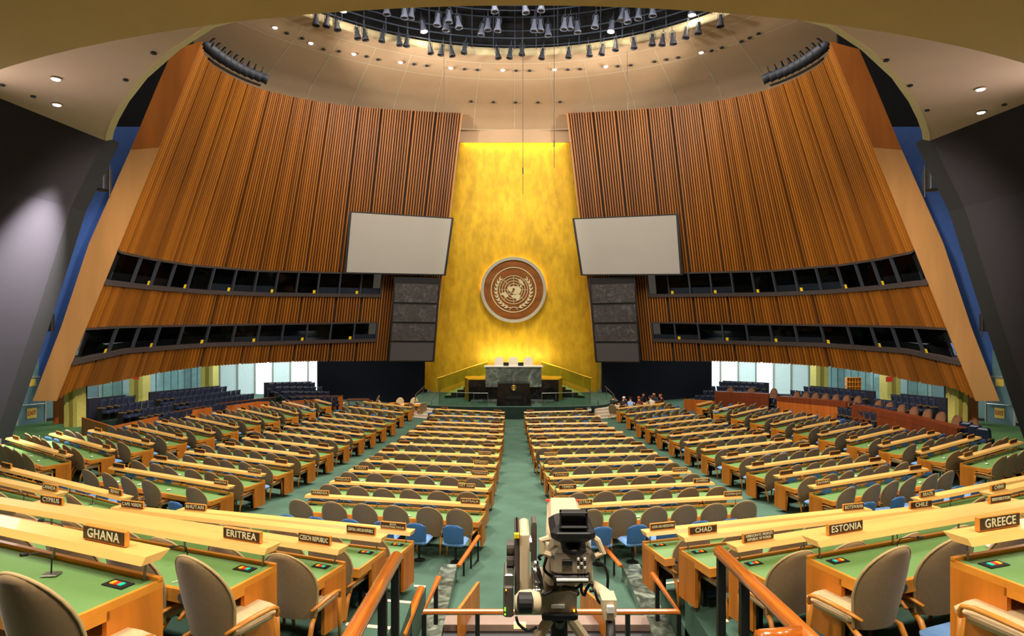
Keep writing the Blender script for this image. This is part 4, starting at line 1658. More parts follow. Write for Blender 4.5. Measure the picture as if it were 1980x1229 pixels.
# laurel branches
for s in (-1, 1):
    mb = MB()
    stem = []
    for k in range(13):
        a = lerp(-PI / 2 + .25, PI * .2, k / 12)
        stem.append(Vector((ec.x + s * 33.5 * U * math.cos(a), dE - .05, ec.z - 2 * U + 33.5 * U * math.sin(a))))
    mb.tube([Vector((ec.x - s * 9 * U, dE - .05, ec.z - 39 * U)), Vector((ec.x - s * 3 * U, dE - .05, ec.z - 33.5 * U))] + stem, .6 * U, 6)
    for k in range(10):
        a = lerp(-PI / 2 + .32, PI * .2, k / 9)
        p = Vector((ec.x + s * 33.5 * U * math.cos(a), dE - .08, ec.z - 2 * U + 33.5 * U * math.sin(a)))
        for out in (-1, 1):
            th = a + PI / 2 - out * .45
            d = Vector((s * math.cos(th), 0, math.sin(th)))
            w = Vector((-d.z, 0, d.x))
            ln = 9.0 * U
            mb.prism([p, p + d * ln * .35 + w * 1.7 * U, p + d * ln, p + d * ln * .45 - w * 1.5 * U], (0, .08, 0))
    mb.build('laurel_branch', M['emblemmark'], em)

# ---- projection screens
for sd, q in (('left', [(680, 411, 46.2), (873, 423, 48.6), (858, 530, 48.6), (670, 526, 46.2)]), ('right', [(1111, 424, 48.6), (1307, 416, 46.2), (1315, 529, 46.2), (1127, 530, 48.6)])):
    t = thing('projection_screen', 'large blank white projection screen in black frame, %s of the gold wall' % sd, 'screen', P(*q[3]))
    pts = [P(*v) for v in q]
    n = (pts[1] - pts[0]).cross(pts[3] - pts[0]).normalized()
    if n.y < 0:
        n = -n
    cen = sum(pts, Vector()) / 4
    big = [cen + (p - cen) * 1.035 + (p - cen).normalized() * .05 for p in pts]
    mb = MB()
    mb.prism(big, n * .25)
    mb.build('frame', M['black'], t)
    mb = MB()
    mb.prism([p - n * .02 for p in pts], n * .03)
    mb.build('screen_surface', M['screen'], t)

# ---- loudspeaker towers under the screens
for sd, q in (('left', [(764, 537), (850, 540), (838, 697), (752, 697)]), ('right', [(1140, 540), (1227, 537), (1237, 699), (1153, 698)])):
    t = thing('loudspeaker_tower', 'tall tower of four grey cloth loudspeaker panels, %s of the gold wall' % sd, 'loudspeaker', P(q[3][0], q[3][1], 48.3))
    dd = [47.6, 48.6, 48.9, 47.9] if sd == 'left' else [48.6, 47.6, 47.9, 48.9]
    c = [P(*q[i], dd[i]) for i in range(4)]
    cen = sum(c, Vector()) / 4
    mb = MB()
    mb.prism([cen + (p - cen) * 1.03 for p in c], (0, .4, 0))
    mb.build('cabinet', M['black'], t)
    for k, (v0, v1) in enumerate(((.065, .29), (.315, .525), (.55, .755), (.78, 1.0))):
        mb = MB()
        f = lambda u, v: c[0].lerp(c[1], u).lerp(c[3].lerp(c[2], u), v) - Vector((0, .06, 0))
        mb.prism([f(.02, v0), f(.98, v0), f(.98, v1), f(.02, v1)], (0, .08, 0))
        mb.build('cloth_panel', M['spkplain'] if k == 3 else M['spk'], t)

# ---- ceiling fittings
lampA = MB()
lampA.lathe([(.02, .03), (.19, .03), (.21, 0), (.15, -.012), (.02, -.012)], 20, 0)
lampA.lathe([(.02, -.014), (.15, -.014), (.13, -.03), (.02, -.03)], 20, 1)


def tilt(z):
    zz = Vector(z).normalized()
    return zz.to_track_quat('Z', 'Y').to_matrix().to_4x4()


DL = [(533, 53), (602, 83), (685, 104), (775, 120), (872, 131), (972, 135), (1072, 134), (1171, 128), (1355, 101)]
rl = MB()
rl.lathe([(.16, .02), (.2, .0), (.16, -.02)], 18)
ringme = rl.mesh('downlight_ring', M['ceil_edge'], True)
rl = MB()
rl.lathe([(.02, .0), (.17, .0), (.12, -.05), (.02, -.06)], 18)
litme = rl.mesh('downlight_lens', M['lamp'], True)
rl = MB()
rl.lathe([(.02, .0), (.1, .0), (.12, -.06), (.07, -.09), (.02, -.09)], 12)
offme = rl.mesh('small_fitting', M['lampdark'], True)
for i, (px, py) in enumerate(DL):
    p = dome_hit(px, py, .03)
    t = thing('ceiling_downlight', 'lit round downlight in the beige dome, %s from the left' % ORD[i], 'downlight', p - Vector((0, .1, .05)), 0, 'lit downlights around the dome')
    put('ring', ringme, parent=t)
    put('lens', litme, parent=t)
for i, (px, py, sd, wh) in enumerate(((108, 150, 'left', 'upper'), (110, 200, 'left', 'lower'), (1896, 170, 'right', 'upper'), (1897, 215, 'right', 'lower'))):
    d = 6.3 * F / (CY - py)
    p = P(px, py, d)
    t = thing('ceiling_downlight', 'bright round downlight in the flat ceiling, %s one of the %s pair' % (wh, sd), 'downlight', p - Vector((0, 0, .03)), 0, 'lit downlights in the flat ceiling')
    for nm, me in (('ring', ringme), ('lens', litme)):
        o = put(nm, me, parent=t)
        o.scale = (.7, .7, .7)
OFF = [(555, 63), (585, 73), (626, 94), (655, 98), (708, 108), (731, 114), (800, 123), (825, 126), (898, 132.5), (923, 134), (998, 135.5), (1024, 135.5), (1098, 133.5), (1122, 132.5), (1195, 127), (1220, 125), (1266, 118), (1289, 114), (1312, 110), (1375, 97), (1395, 91), (1433, 79), (1449, 72), (1466, 64),
       (911, 195), (954, 196.5), (997, 197), (1040, 197), (1083, 196)]
for i, (px, py) in enumerate(OFF):
    p = dome_hit(px, py, .02)
    row = 'lower row of five' if py > 150 else 'upper ring'
    k = i - 24 if py > 150 else i
    o = put('ceiling_spot', offme, p)
    o.scale = (1.15, 1.15, 1.15)
    wh = ORD[k]
    tag(o, 'small unlit fitting in the beige dome, %s, %s from the left' % (row, wh), 'ceiling spot', 'unlit fittings in the dome')
for sd, spots in (('left', [(4, 163), (64, 185), (243, 153), (297, 101)]), ('right', [(1942, 201), (1760, 164), (1714, 115), (1793, 212)])):
    for i, (px, py) in enumerate(spots):
        d = 6.3 * F / (CY - py)
        o = put('ceiling_spot', offme, P(px, py, d))
        o.scale = (.6, .6, .6)
        tag(o, 'tiny fitting in the flat ceiling on the %s, %s one' % (sd, ORD[i]), 'ceiling spot', 'unlit fittings in the flat ceiling')

# ---- stage lamps: bell shaped cans
bell = MB()
bell.lathe([(.05, .95), (.13, .9), (.14, .62), (.17, .5), (.2, .34), (.27, .12), (.29, 0)], 14, 0)
bell.lathe([(.02, .06), (.25, .06), (.25, .03), (.02, .03)], 12, 1)
bell_b = MB()
bell_b.lathe([(.05, .95), (.13, .9), (.14, .62), (.17, .5), (.2, .34), (.27, .12), (.29, 0), (.26, .02), (.2, .2)], 14, 0)
bellme = bell_b.mesh('can_housing', M['lampbody'], True)
belldk = bell_b.mesh('can_housing_dark', M['lampdark'], True)
lens = MB()
lens.lathe([(.01, .1), (.24, .1), (.24, .07), (.01, .07)], 14)
lensoff = lens.mesh('can_lens', M['black'])
lenson = lens.mesh('can_lens_lit', M['lampwarm'])
yk = MB()
yk.tube([(-.2, 0, .5), (-.22, 0, .9), (0, 0, 1.15), (.22, 0, .9), (.2, 0, .5)], .025, 6)
yk.tube([(0, 0, 1.1), (0, 0, 1.6)], .025, 6)
ykme = yk.mesh('can_yoke', M['rigging'], True)


def can(px, py, r, z_bottom, label, dark, lit=False, sc=1.0, tiltx=0.0):
    """a can hanging at the sight line of (px, py) inside the opening, its mouth at height z_bottom over the camera"""
    d = z_bottom * F / (CY - py)
    if r:
        lo, hi = 27.0, 48.0
        for _ in range(40):
            d = (lo + hi) / 2
            q = P(px, py, d)
            if (Vector((q.x, q.y, 0)) - DC).length < r:
                lo = d
            else:
                hi = d
    p = P(px, py, d)
    t = thing('stage_lamp', label, 'stage lamp', p, R_.uniform(-.4, .4), 'stage lamps in the ceiling opening')
    t.scale = (sc, sc, sc)
    t.rotation_euler = (tiltx, R_.uniform(-.18, .18), R_.uniform(-.4, .4))
    put('housing', belldk if dark else bellme, parent=t)
    put('lens', lenson if lit else lensoff, parent=t)
    put('yoke', ykme, parent=t)
    return p


RIM = [(611, 50), (631, 52), (653, 59), (692, 75), (707, 78), (738, 81), (773, 88), (786, 90), (833, 104), (852, 107), (875, 109), (897, 104), (964, 113), (985, 113), (1009, 107), (1047, 114), (1099, 112), (1140, 109), (1163, 106), (1190, 98), (1226, 94), (1261, 88), (1280, 88), (1302, 86), (1326, 74), (1350, 66), (1393, 52)]
for i, (px, py) in enumerate(RIM):
    wh = ORD[i]
    can(px, py, 17.0, 18.42, 'dark stage lamp on the rim of the ceiling opening, %s from the left' % wh, True, sc=.82)
INN = [(782, 36, 0), (794, 36, 0), (820, 62, 1), (845, 50, 0), (862, 60, 0), (868, 44, 0), (888, 55, 0), (930, 69, 0), (943, 59, 0), (962, 61, 0), (957, 24, 0), (1017, 26, 0), (1032, 61, 0), (1045, 61, 0), (1060, 70, 0), (1090, 58, 0), (1102, 57, 0), (1117, 64, 0), (1150, 54, 0), (1181, 62, 1), (1201, 40, 0), (1214, 44, 0), (1234, 38, 0), (748, 29, 0), (663, 22, 1), (1338, 30, 1), (1046, 22, 0), (1262, 32, 0)]
LITP = []
for i, (px, py, lit) in enumerate(INN):
    wh = ORD[i]
    p = can(px, py, 0, 19.0 + (i % 3) * .15, 'grey bell stage lamp hung inside the opening, %s from the left' % wh if not lit else 'glowing stage lamp inside the ceiling opening, %s one' % ORD[(820, 1181, 663, 1338).index(px)], False, bool(lit), sc=.9)
    if lit:
        LITP.append(p)
# rigging: ring pipes, uprights and cross trusses
for k, (r, z, rad) in enumerate(((17.0, 19.6, .05), (17.0, 20.1, .05), (17.2, 19.15, .04), (15.0, 20.9, .06), (15.0, 20.55, .04), (12.0, 21.2, .06), (17.9, 21.5, .06))):
    mb = MB()
    mb.tube([ring(r, z, q, 72) for q in range(73)], rad, 6, 0, False)
    o = mb.build('rigging_ring', M['rigging'])
    tag(o, 'grey pipe ring of the lighting rig, ' + ('lower rim pipe', 'upper rim pipe', 'pipe at the lip', 'hanging lamp pipe', 'second hanging lamp pipe', 'inner pipe', 'outer upper pipe')[k], 'pipe', 'rigging pipes in the ceiling opening')
for q in range(10, 63, 2):
    mb = MB()
    a = ring(17.25, 19.0, q, 144)
    mb.tube([a, Vector((a.x, a.y, H + 25))], .05, 6)
    tag(mb.build('rigging_post', M['rigging']), 'upright post of the lighting rig in the ceiling opening', 'post', 'upright posts of the lighting rig')
for q in range(-4, 5):
    mb = MB()
    x = AX + q * 3.6
    mb.box((x - .12, 12, H + 22.2), (x + .12, 44, H + 22.7))
    tag(mb.build('rigging_beam', M['rigging']), 'long grey beam across the dark ceiling opening', 'beam', 'beams over the lighting rig')
# lamps on top of the slatted walls
par = MB()
par.lathe([(.06, -.28), (.2, -.2), (.24, .0), (.25, .3), (.27, .42), (.22, .42), (.2, .3)], 14)
parme = par.mesh('par_can', M['lampdark'], True)
yk2 = MB()
yk2.tube([(-.27, 0, 0), (-.3, 0, -.4), (0, 0, -.55), (.3, 0, -.4), (.27, 0, 0)], .03, 6)
yk2me = yk2.mesh('par_yoke', M['black'], True)
pl_ = MB()
pl_.lathe([(.02, .37), (.23, .37), (.23, .34), (.02, .34)], 12)
plme = pl_.mesh('par_lens', M['black'])
for sd in ('left', 'right'):
    fx = (lambda p: p) if sd == 'left' else mirror
    bar = MB()
    bp = []
    for i in range(9):
        s = lerp(2.0, 8.6, i / 8)
        t0, b0 = column(s)
        tan, n = frame_at(s)
        p = t0 + Vector((0, 0, .75)) + n * .15
        bp.append(fx(t0 + Vector((0, 0, .2)) + n * .15))
        t = thing('wall_top_lamp', 'dark can lamp on top of the %s slatted wall, %s from the fin' % (sd, ORD[i]), 'stage lamp', fx(p), 0, 'can lamps on top of the slatted walls')
        dirv = fx(tan * .8 - n * .75 + Vector((0, 0, -.2))) - fx(Vector((0, 0, 0)))
        t.rotation_euler = dirv.to_track_quat('Z', 'Y').to_euler()
        t.scale = (1.15, 1.15, 1.15)
        put('housing', parme, parent=t)
        put('lens', plme, parent=t)
        o = put('yoke', yk2me, parent=t, rx=PI / 2)
    bar.tube(bp, .07, 6)
    tag(bar.build('lamp_bar', M['black']), 'black bar carrying the can lamps on the %s slatted wall' % sd, 'bar')
# loudspeakers on the blue walls
for sd in ('left', 'right'):
    fx = (lambda p: p) if sd == 'left' else mirror
    for k, (px, py, sc) in enumerate(((197, 346, 1.0), (88, 622, .85))):
        d = 24.2 if k == 0 else 25.2
        p = fx(P(px, py, d))
        t = thing('wall_loudspeaker', 'black loudspeaker on a bracket by the %s blue wall, %s one' % (sd, 'upper' if k == 0 else 'lower'), 'loudspeaker', p)
        mb = MB()
        mb.rbox((p.x - .24 * sc, p.y - .25, p.z - .45 * sc), (p.x + .24 * sc, p.y + .25, p.z + .4 * sc), .03)
        mb.build('cabinet', M['black'], t)
        mb = MB()
        mb.box((p.x - .21 * sc, p.y - .265, p.z - .41 * sc), (p.x + .21 * sc, p.y - .25, p.z + .3 * sc))
        mb.build('grille', M['cameradark'] if k else M['lampdark'], t)
        mb = MB()
        s = -1 if sd == 'left' else 1
        mb.tube([(p.x - s * .3 * sc, p.y, p.z + .55 * sc), (p.x - s * .3 * sc, p.y, p.z - .7 * sc)], .03, 6)
        mb.tube([(p.x - .3 * sc, p.y, p.z + .52 * sc), (p.x + .3 * sc, p.y, p.z + .52 * sc)], .03, 6)
        mb.build('bracket', M['black'], t)
# two hanging microphone cables with weights
for k, (px, y1) in enumerate(((1011, 376), (1071.5, 324))):
    d = 40.0
    top = P(px, 60, 41.5)
    t = thing('hanging_cable', 'thin hanging microphone cable in front of the gold wall, %s one' % ('longer' if k == 0 else 'shorter'), 'cable', P(px, y1, d))
    mb = MB()
    a, b = P(px, -30, d), P(px, y1, d)
    mb.tube([a, b], .018, 5)
    mb.build('wire', M['black'], t)
    mb = MB()
    c = P(px, y1 - 40, d)
    mb.tube([c, c + Vector((0, 0, .4))], .045, 6)
    mb.build('weight', M['black'], t)
for k, px in enumerate((859, 1212)):
    mb = MB()
    mb.tube([P(px, 80, 43.0), P(px + (-1 if k == 0 else 2), 222, 43.0)], .012, 5)
    tag(mb.build('hanging_wire', M['black']), 'very thin wire hanging from the dome, %s one' % ('left' if k == 0 else 'right'), 'wire')


# ================================================================== SIDE SEATS
ts = MB()
ts.rbox((-.26, -.12, .40), (.26, .0, 1.02), .07, 0, Matrix.Rotation(-.16, 4, 'X'))
ts.rbox((-.23, .02, .32), (.23, .42, .46), .04, 0)
for s in (-1, 1):
    ts.box((s * .27 - .03, -.08, 0), (s * .27 + .03, .12, .62), 1)
    ts.box((s * .27 - .035, -.06, .60), (s * .27 + .035, .3, .645), 2)
TSEAT = ts.mesh('theatre_seat', [M['navyseat'], M['black'], M['armwood']], False)


def g3(x, y, up=0):
    return Vector((x, y, floorz(x, y) + up))


BANKS = {'left': [((-15.5, 29.0), (-15.6, 31.9), 5, 'nearest'), ((-15.7, 33.4), (-14.8, 39.6), 12, 'middle'), ((-14.2, 41.0), (-11.8, 43.9), 7, 'farthest')],
         'right': [((16.4, 29.3), (16.3, 32.6), 7, 'nearest'), ((16.2, 34.0), (15.2, 39.4), 10, 'middle'), ((14.6, 41.0), (12.4, 44.0), 8, 'farthest')]}
for sd in ('left', 'right'):
    s = -1 if sd == 'left' else 1
    for (a, b, n, wh) in BANKS[sd]:
        a, b = Vector((a[0], a[1], 0)), Vector((b[0], b[1], 0))
        e = (b - a).normalized()
        out = Vector((-e.y, e.x, 0))
        if out.x * s < 0:
            out = -out
        rz = math.atan2(-out.y, -out.x) - PI / 2
        Lb = (b - a).length
        nrow = 4 if sd == 'left' else 4
        for q in range(nrow):
            off = out * (.9 + q * .95)
            base_ = .22 * q
            mb = MB()
            lo, hi = a + off - out * .5, b + off - out * .5
            lo2, hi2 = a + off + out * .48, b + off + out * .48
            c = []
            for z in (-.35, base_ + .02):
                for p in (lo, hi, hi2, lo2):
                    c.append(g3(p.x, p.y, z))
            if q:
                mb.hexa(c)
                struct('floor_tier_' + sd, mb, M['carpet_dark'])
            for i in range(n):
                p = a.lerp(b, (i + .5) / n) + off
                z = floorz(p.x, p.y) + base_ + .02
                o = put('theatre_seat', TSEAT, (p.x, p.y, z), rz + R_.uniform(-.03, .03))
                o.scale = (min(1.0, Lb / n / .64), 1, 1)
                tag(o, 'navy tip-up seat, %s from the near end, %s row, %s bank on the %s' % (ORD[i], ('front', 'second', 'third', 'back')[q], wh, sd), 'seat', 'navy seats at the %s side' % sd)
        # dark panel behind the top row
        off = out * (.9 + (nrow - 1) * .95 + .42)
        mb = MB()
        p0, p1 = a + off, b + off
        mb.prism([g3(p0.x, p0.y, 0), g3(p1.x, p1.y, 0), g3(p1.x, p1.y, 1.72), g3(p0.x, p0.y, 1.72)], out * .1)
        tag(mb.build('back_partition', M['navy']), 'dark partition behind the %s bank of navy seats on the %s' % (wh, sd), 'partition')
        # front rail of the bank
        if sd == 'left':
            mb = MB()
            p0, p1 = a + out * .25, b + out * .25
            mb.tube([g3(p0.x, p0.y, 1.12), g3(p1.x, p1.y, 1.12)], .035, 6)
            tag(mb.build('bank_rail', M['modesty']), 'dark rail in front of the %s bank of navy seats on the left' % wh, 'rail')

# ---- wooden barriers
BAR = [('left', [(161.6, 806, 28.0), (219.7, 823.7, 25.6), (306.8, 804.8, 29.0)], 'wood veneer barrier with a corner, in front of the nearest left seats', 'barrier'),
       ('left', [(333, 798, 30.2), (410, 787, 33.5)], 'short wood veneer barrier between the left banks of navy seats', 'barrier'),
       ('left', [(439, 784.5, 34.8), (500, 776, 36.9), (521.5, 776, 37.4)], 'wood veneer barrier before the middle left seats', 'barrier'),
       ('left', [(547, 776.5, 39.6), (610, 771.5, 42.8), (663, 766, 45.6)], 'wood veneer barrier before the farthest left seats, by the navy wall', 'barrier'),
       ('right', [(1322, 771, 44.4), (1391, 775.5, 41.2)], 'low wood barrier before the farthest right seats', 'barrier'),
       ('right', [(1382, 757.5, 41.5), (1486, 762, 38.2)], 'dark wood bench front, farthest of three on the right', 'barrierdark'),
       ('right', [(1502, 766.5, 37.2), (1636, 778, 32.3)], 'dark wood bench front with chair tops above, middle of three on the right', 'barrierdark'),
       ('right', [(1646.5, 783, 31.2), (1760, 806, 27.2), (1851, 829, 24.8)], 'long dark wood bench front, nearest of three on the right', 'barrierdark')]
BROWN = []
for sd, pts, lab, mt in BAR:
    s = -1 if sd == 'left' else 1
    p3 = [P(*q) for q in pts]
    t = thing('barrier', lab, 'barrier', p3[0], 0, 'wooden barriers at the sides')
    for a, b in zip(p3, p3[1:]):
        e = (b - a)
        out = Vector((-e.y, e.x, 0)).normalized()
        if out.x * s < 0:
            out = -out
        mb = MB()
        za, zb = floorz(a.x, a.y) - .1, floorz(b.x, b.y) - .1
        if mt == 'barrier':
            mb.prism([Vector((a.x, a.y, za)), Vector((b.x, b.y, zb)), b, a], out * .08)
            mb.build('front_panel', M[mt], t)
        else:
            h = .28
            mb.prism([Vector((a.x, a.y, za)), Vector((b.x, b.y, zb)), b - Vector((0, 0, h)), a - Vector((0, 0, h))], out * .08)
            mb.build('front_panel', M['barrier' if 'three' in lab and 'nearest' not in lab and 'farthest' not in lab else 'barrierdark'], t)
            mb = MB()
            mb.prism([a - Vector((0, 0, h - .01)), b - Vector((0, 0, h - .01)), b, a], out * .1)
            mb.build('upper_rail', M['barrierdark'], t)
            mb = MB()
            mb.prism([a, b, b + out * .55, a + out * .55], (0, 0, .03))
            mb.build('desk_top', M['barrierdark'], t)
            ln = Vector((e.x, e.y, 0)).length
            nn = max(2, round(ln / .75))
            for i in range(nn):
                if 'farthest' in lab and i % 2:
                    continue
                BROWN.append((a.lerp(b, (i + .5) / nn) + out * .95, out, lab, i))
brp = MB()
brp.add([], [])
Vv = [0, .1, .3, .55, .75, .9, .98]
Uu = [-1, -.7, -.3, 0, .3, .7, 1]
for o_ in (.03, -.03):
    brp.grid([[Vector((u * (.26 * math.sqrt(max(.02, 1 - max(0, (v - .4) / .62) ** 2))), -.2 - .1 * v + .06 * u * u - o_, .45 + .62 * v)) for u in (Uu if o_ > 0 else list(reversed(Uu)))] for v in Vv], 0)
brp.rbox((-.25, -.2, .4), (.25, .25, .5), .04, 0)
brp.tube([(0, 0, 0), (0, 0, .42)], .04, 8, 1)
BRM = brp.mesh('brown_chair', [M['brownchair'], M['black']], True)
for p, out, lab, i in BROWN:
    w = 'farthest' if 'farthest' in lab else ('middle' if 'middle' in lab else 'nearest')
    o = put('brown_chair', BRM, (p.x, p.y, p.z - .78), math.atan2(-out.y, -out.x) - PI / 2 + R_.uniform(-.1, .1))
    tag(o, 'brown rounded chair behind the %s dark bench on the right, %s along%s' % (w, ORD[i], ' its near half' if p.y < 27.3 else ''), 'chair', 'brown chairs behind the right benches')
# four single navy chairs at the right aisle
for k, (px, py, d) in enumerate(((1871, 825, 25.3), (1887, 835, 24.2), (1903, 842, 23.2))):
    p = P(px, py, d)
    tag(put('theatre_seat', TSEAT, (p.x, p.y, floorz(p.x, p.y)), PI / 2 + .5), 'single navy seat at the end of the nearest dark bench, %s from the bench' % ORD[k], 'seat', 'loose navy seats by the right aisle')
# rope posts on the left aisle
for k, (px, py, d) in enumerate(((76, 851, 21.5), (1, 860, 20.5))):
    p = P(px, py, d)
    t = thing('rope_post', 'thin steel post on the green side aisle, %s' % ('beside the far left desks' if k == 0 else 'at the very left edge'), 'post', (p.x, p.y, floorz(p.x, p.y)))
    mb = MB()
    z = floorz(p.x, p.y)
    mb.tube([(p.x, p.y, z), (p.x, p.y, z + .92)], .025, 8)
    mb.build('pole', M['steel'], t)
    mb = MB()
    mb.lathe([(.15, 0), (.15, .02), (.03, .04)], 12, 0, Matrix.Translation((p.x, p.y, z)))
    mb.build('base', M['steel'], t)

# orange wood pigeonhole shelf against the right glass wall, red exit signs
t = thing('pigeonhole_shelf', 'small orange wood pigeonhole shelf behind the right navy seats', 'shelf', P(1652, 754, 46.5))
a, b = P(1638, 756, 46.5), P(1665, 730, 46.5)
mb = MB()
mb.box((a.x, 46.75, a.z), (b.x, 46.8, b.z))
mb.build('back_panel', M['barrier'], t)
mb = MB()
for k in range(6):
    x = lerp(a.x, b.x, k / 5)
    mb.box((x - .02, 46.5, a.z), (x + .02, 46.78, b.z))
mb.build('divider', M['desk'], t)
mb = MB()
for k in range(4):
    z = lerp(a.z, b.z, k / 3)
    mb.box((a.x - .02, 46.48, z - .025), (b.x + .02, 46.78, z + .025))
mb.build('shelf_board', M['desk'], t)
for sd, px, py, d in (('left', 262, 728, 38.5), ('right', 1720, 733, 38.5)):
    p = P(px, py, d)
    mb = MB()
    mb.box((p.x - .2, d, p.z - .16), (p.x + .2, d + .05, p.z + .16))
    o = tag(mb.build('hanging_sign', M['exitred'], None), 'small red sign hanging under the %s slatted wall' % sd, 'sign')

# ================================================================== TABLES BY THE DAIS, PEOPLE
# left table
def table(c, sx, sy, rz, lab, mt='desk'):
    t = thing('meeting_table', lab, 'table', c, rz)
    mb = MB()
    mb.rbox((-sx / 2, -sy / 2, .68), (sx / 2, sy / 2, .76), .02)
    put('tabletop', mb.mesh('tabletop', M[mt]), parent=t)
    for a in (-1, 1):
        for b in (-1, 1):
            mb = MB()
            mb.box((a * sx * .44 - .03, b * sy * .4 - .03, 0), (a * sx * .44 + .03, b * sy * .4 + .03, .69))
            put('leg', mb.mesh('table_leg', M['chairwood']), parent=t)
    return t


def gp(px, py, d):
    p = P(px, py, d)
    return Vector((p.x, p.y, floorz(p.x, p.y)))


c = gp(783, 790, 44.6)
table(c, 2.6, 1.3, -.15, 'pale wooden table left of the dais steps, with papers on it')
for k, (dx, dy, rz) in enumerate(((-1.55, .2, -PI / 2), (-.6, 1.1, PI), (.45, 1.15, PI), (-.35, -1.0, 0), (.55, -1.0, .15), (1.35, -.85, .5))):
    o = put('armchair', CHAIR_ONE, c + Vector((dx, dy, 0)), rz)
    tag(o, 'beige armchair at the pale table left of the dais, ' + ('at its left end', 'far side, left', 'far side, right', 'near side, left', 'near side, middle', 'near side, right')[k], 'chair', 'armchairs round the left table')
for k, (dx, dy) in enumerate(((-.6, .1), (-.1, -.2), (.4, .2), (.9, .1))):
    mb = MB()
    mb.box((-.15, -.2, 0), (.15, .2, .012))
    o = mb.build('paper_sheet', M['paper'])
    o.location = c + Vector((dx, dy, .762))
    o.rotation_euler = (0, 0, k * .4)
    tag(o, 'white paper on the pale left table, %s from its left end' % ORD[k], 'paper', 'papers on the left table')
c2 = gp(692, 790, 46)
table(c2, 1.6, .8, .1, 'small dark table in the shade by the left navy wall', 'modesty')
for k, (dx, rz) in enumerate(((-1.2, -PI / 2), (1.2, PI / 2))):
    tag(put('armchair', CHAIR_ONE, c2 + Vector((dx, 0, 0)), rz), 'armchair at the %s end of the small shaded table' % ('left', 'right')[k], 'chair')

# right table with a meeting going on
cr = gp(1245, 790, 43.6)
table(cr, 3.4, 1.5, .12, 'meeting table right of the dais steps with people round it')
for k in range(5):
    mb = MB()
    mb.box((-.15, -.2, 0), (.15, .2, .012))
    o = mb.build('paper_sheet', M['paper'])
    o.location = cr + Vector((-1.2 + k * .6, R_.uniform(-.3, .3), .762))
    o.rotation_euler = (0, 0, k * .7)
    tag(o, 'white paper on the meeting table with people, %s from its left end' % ORD[k], 'paper', 'papers on the meeting table')


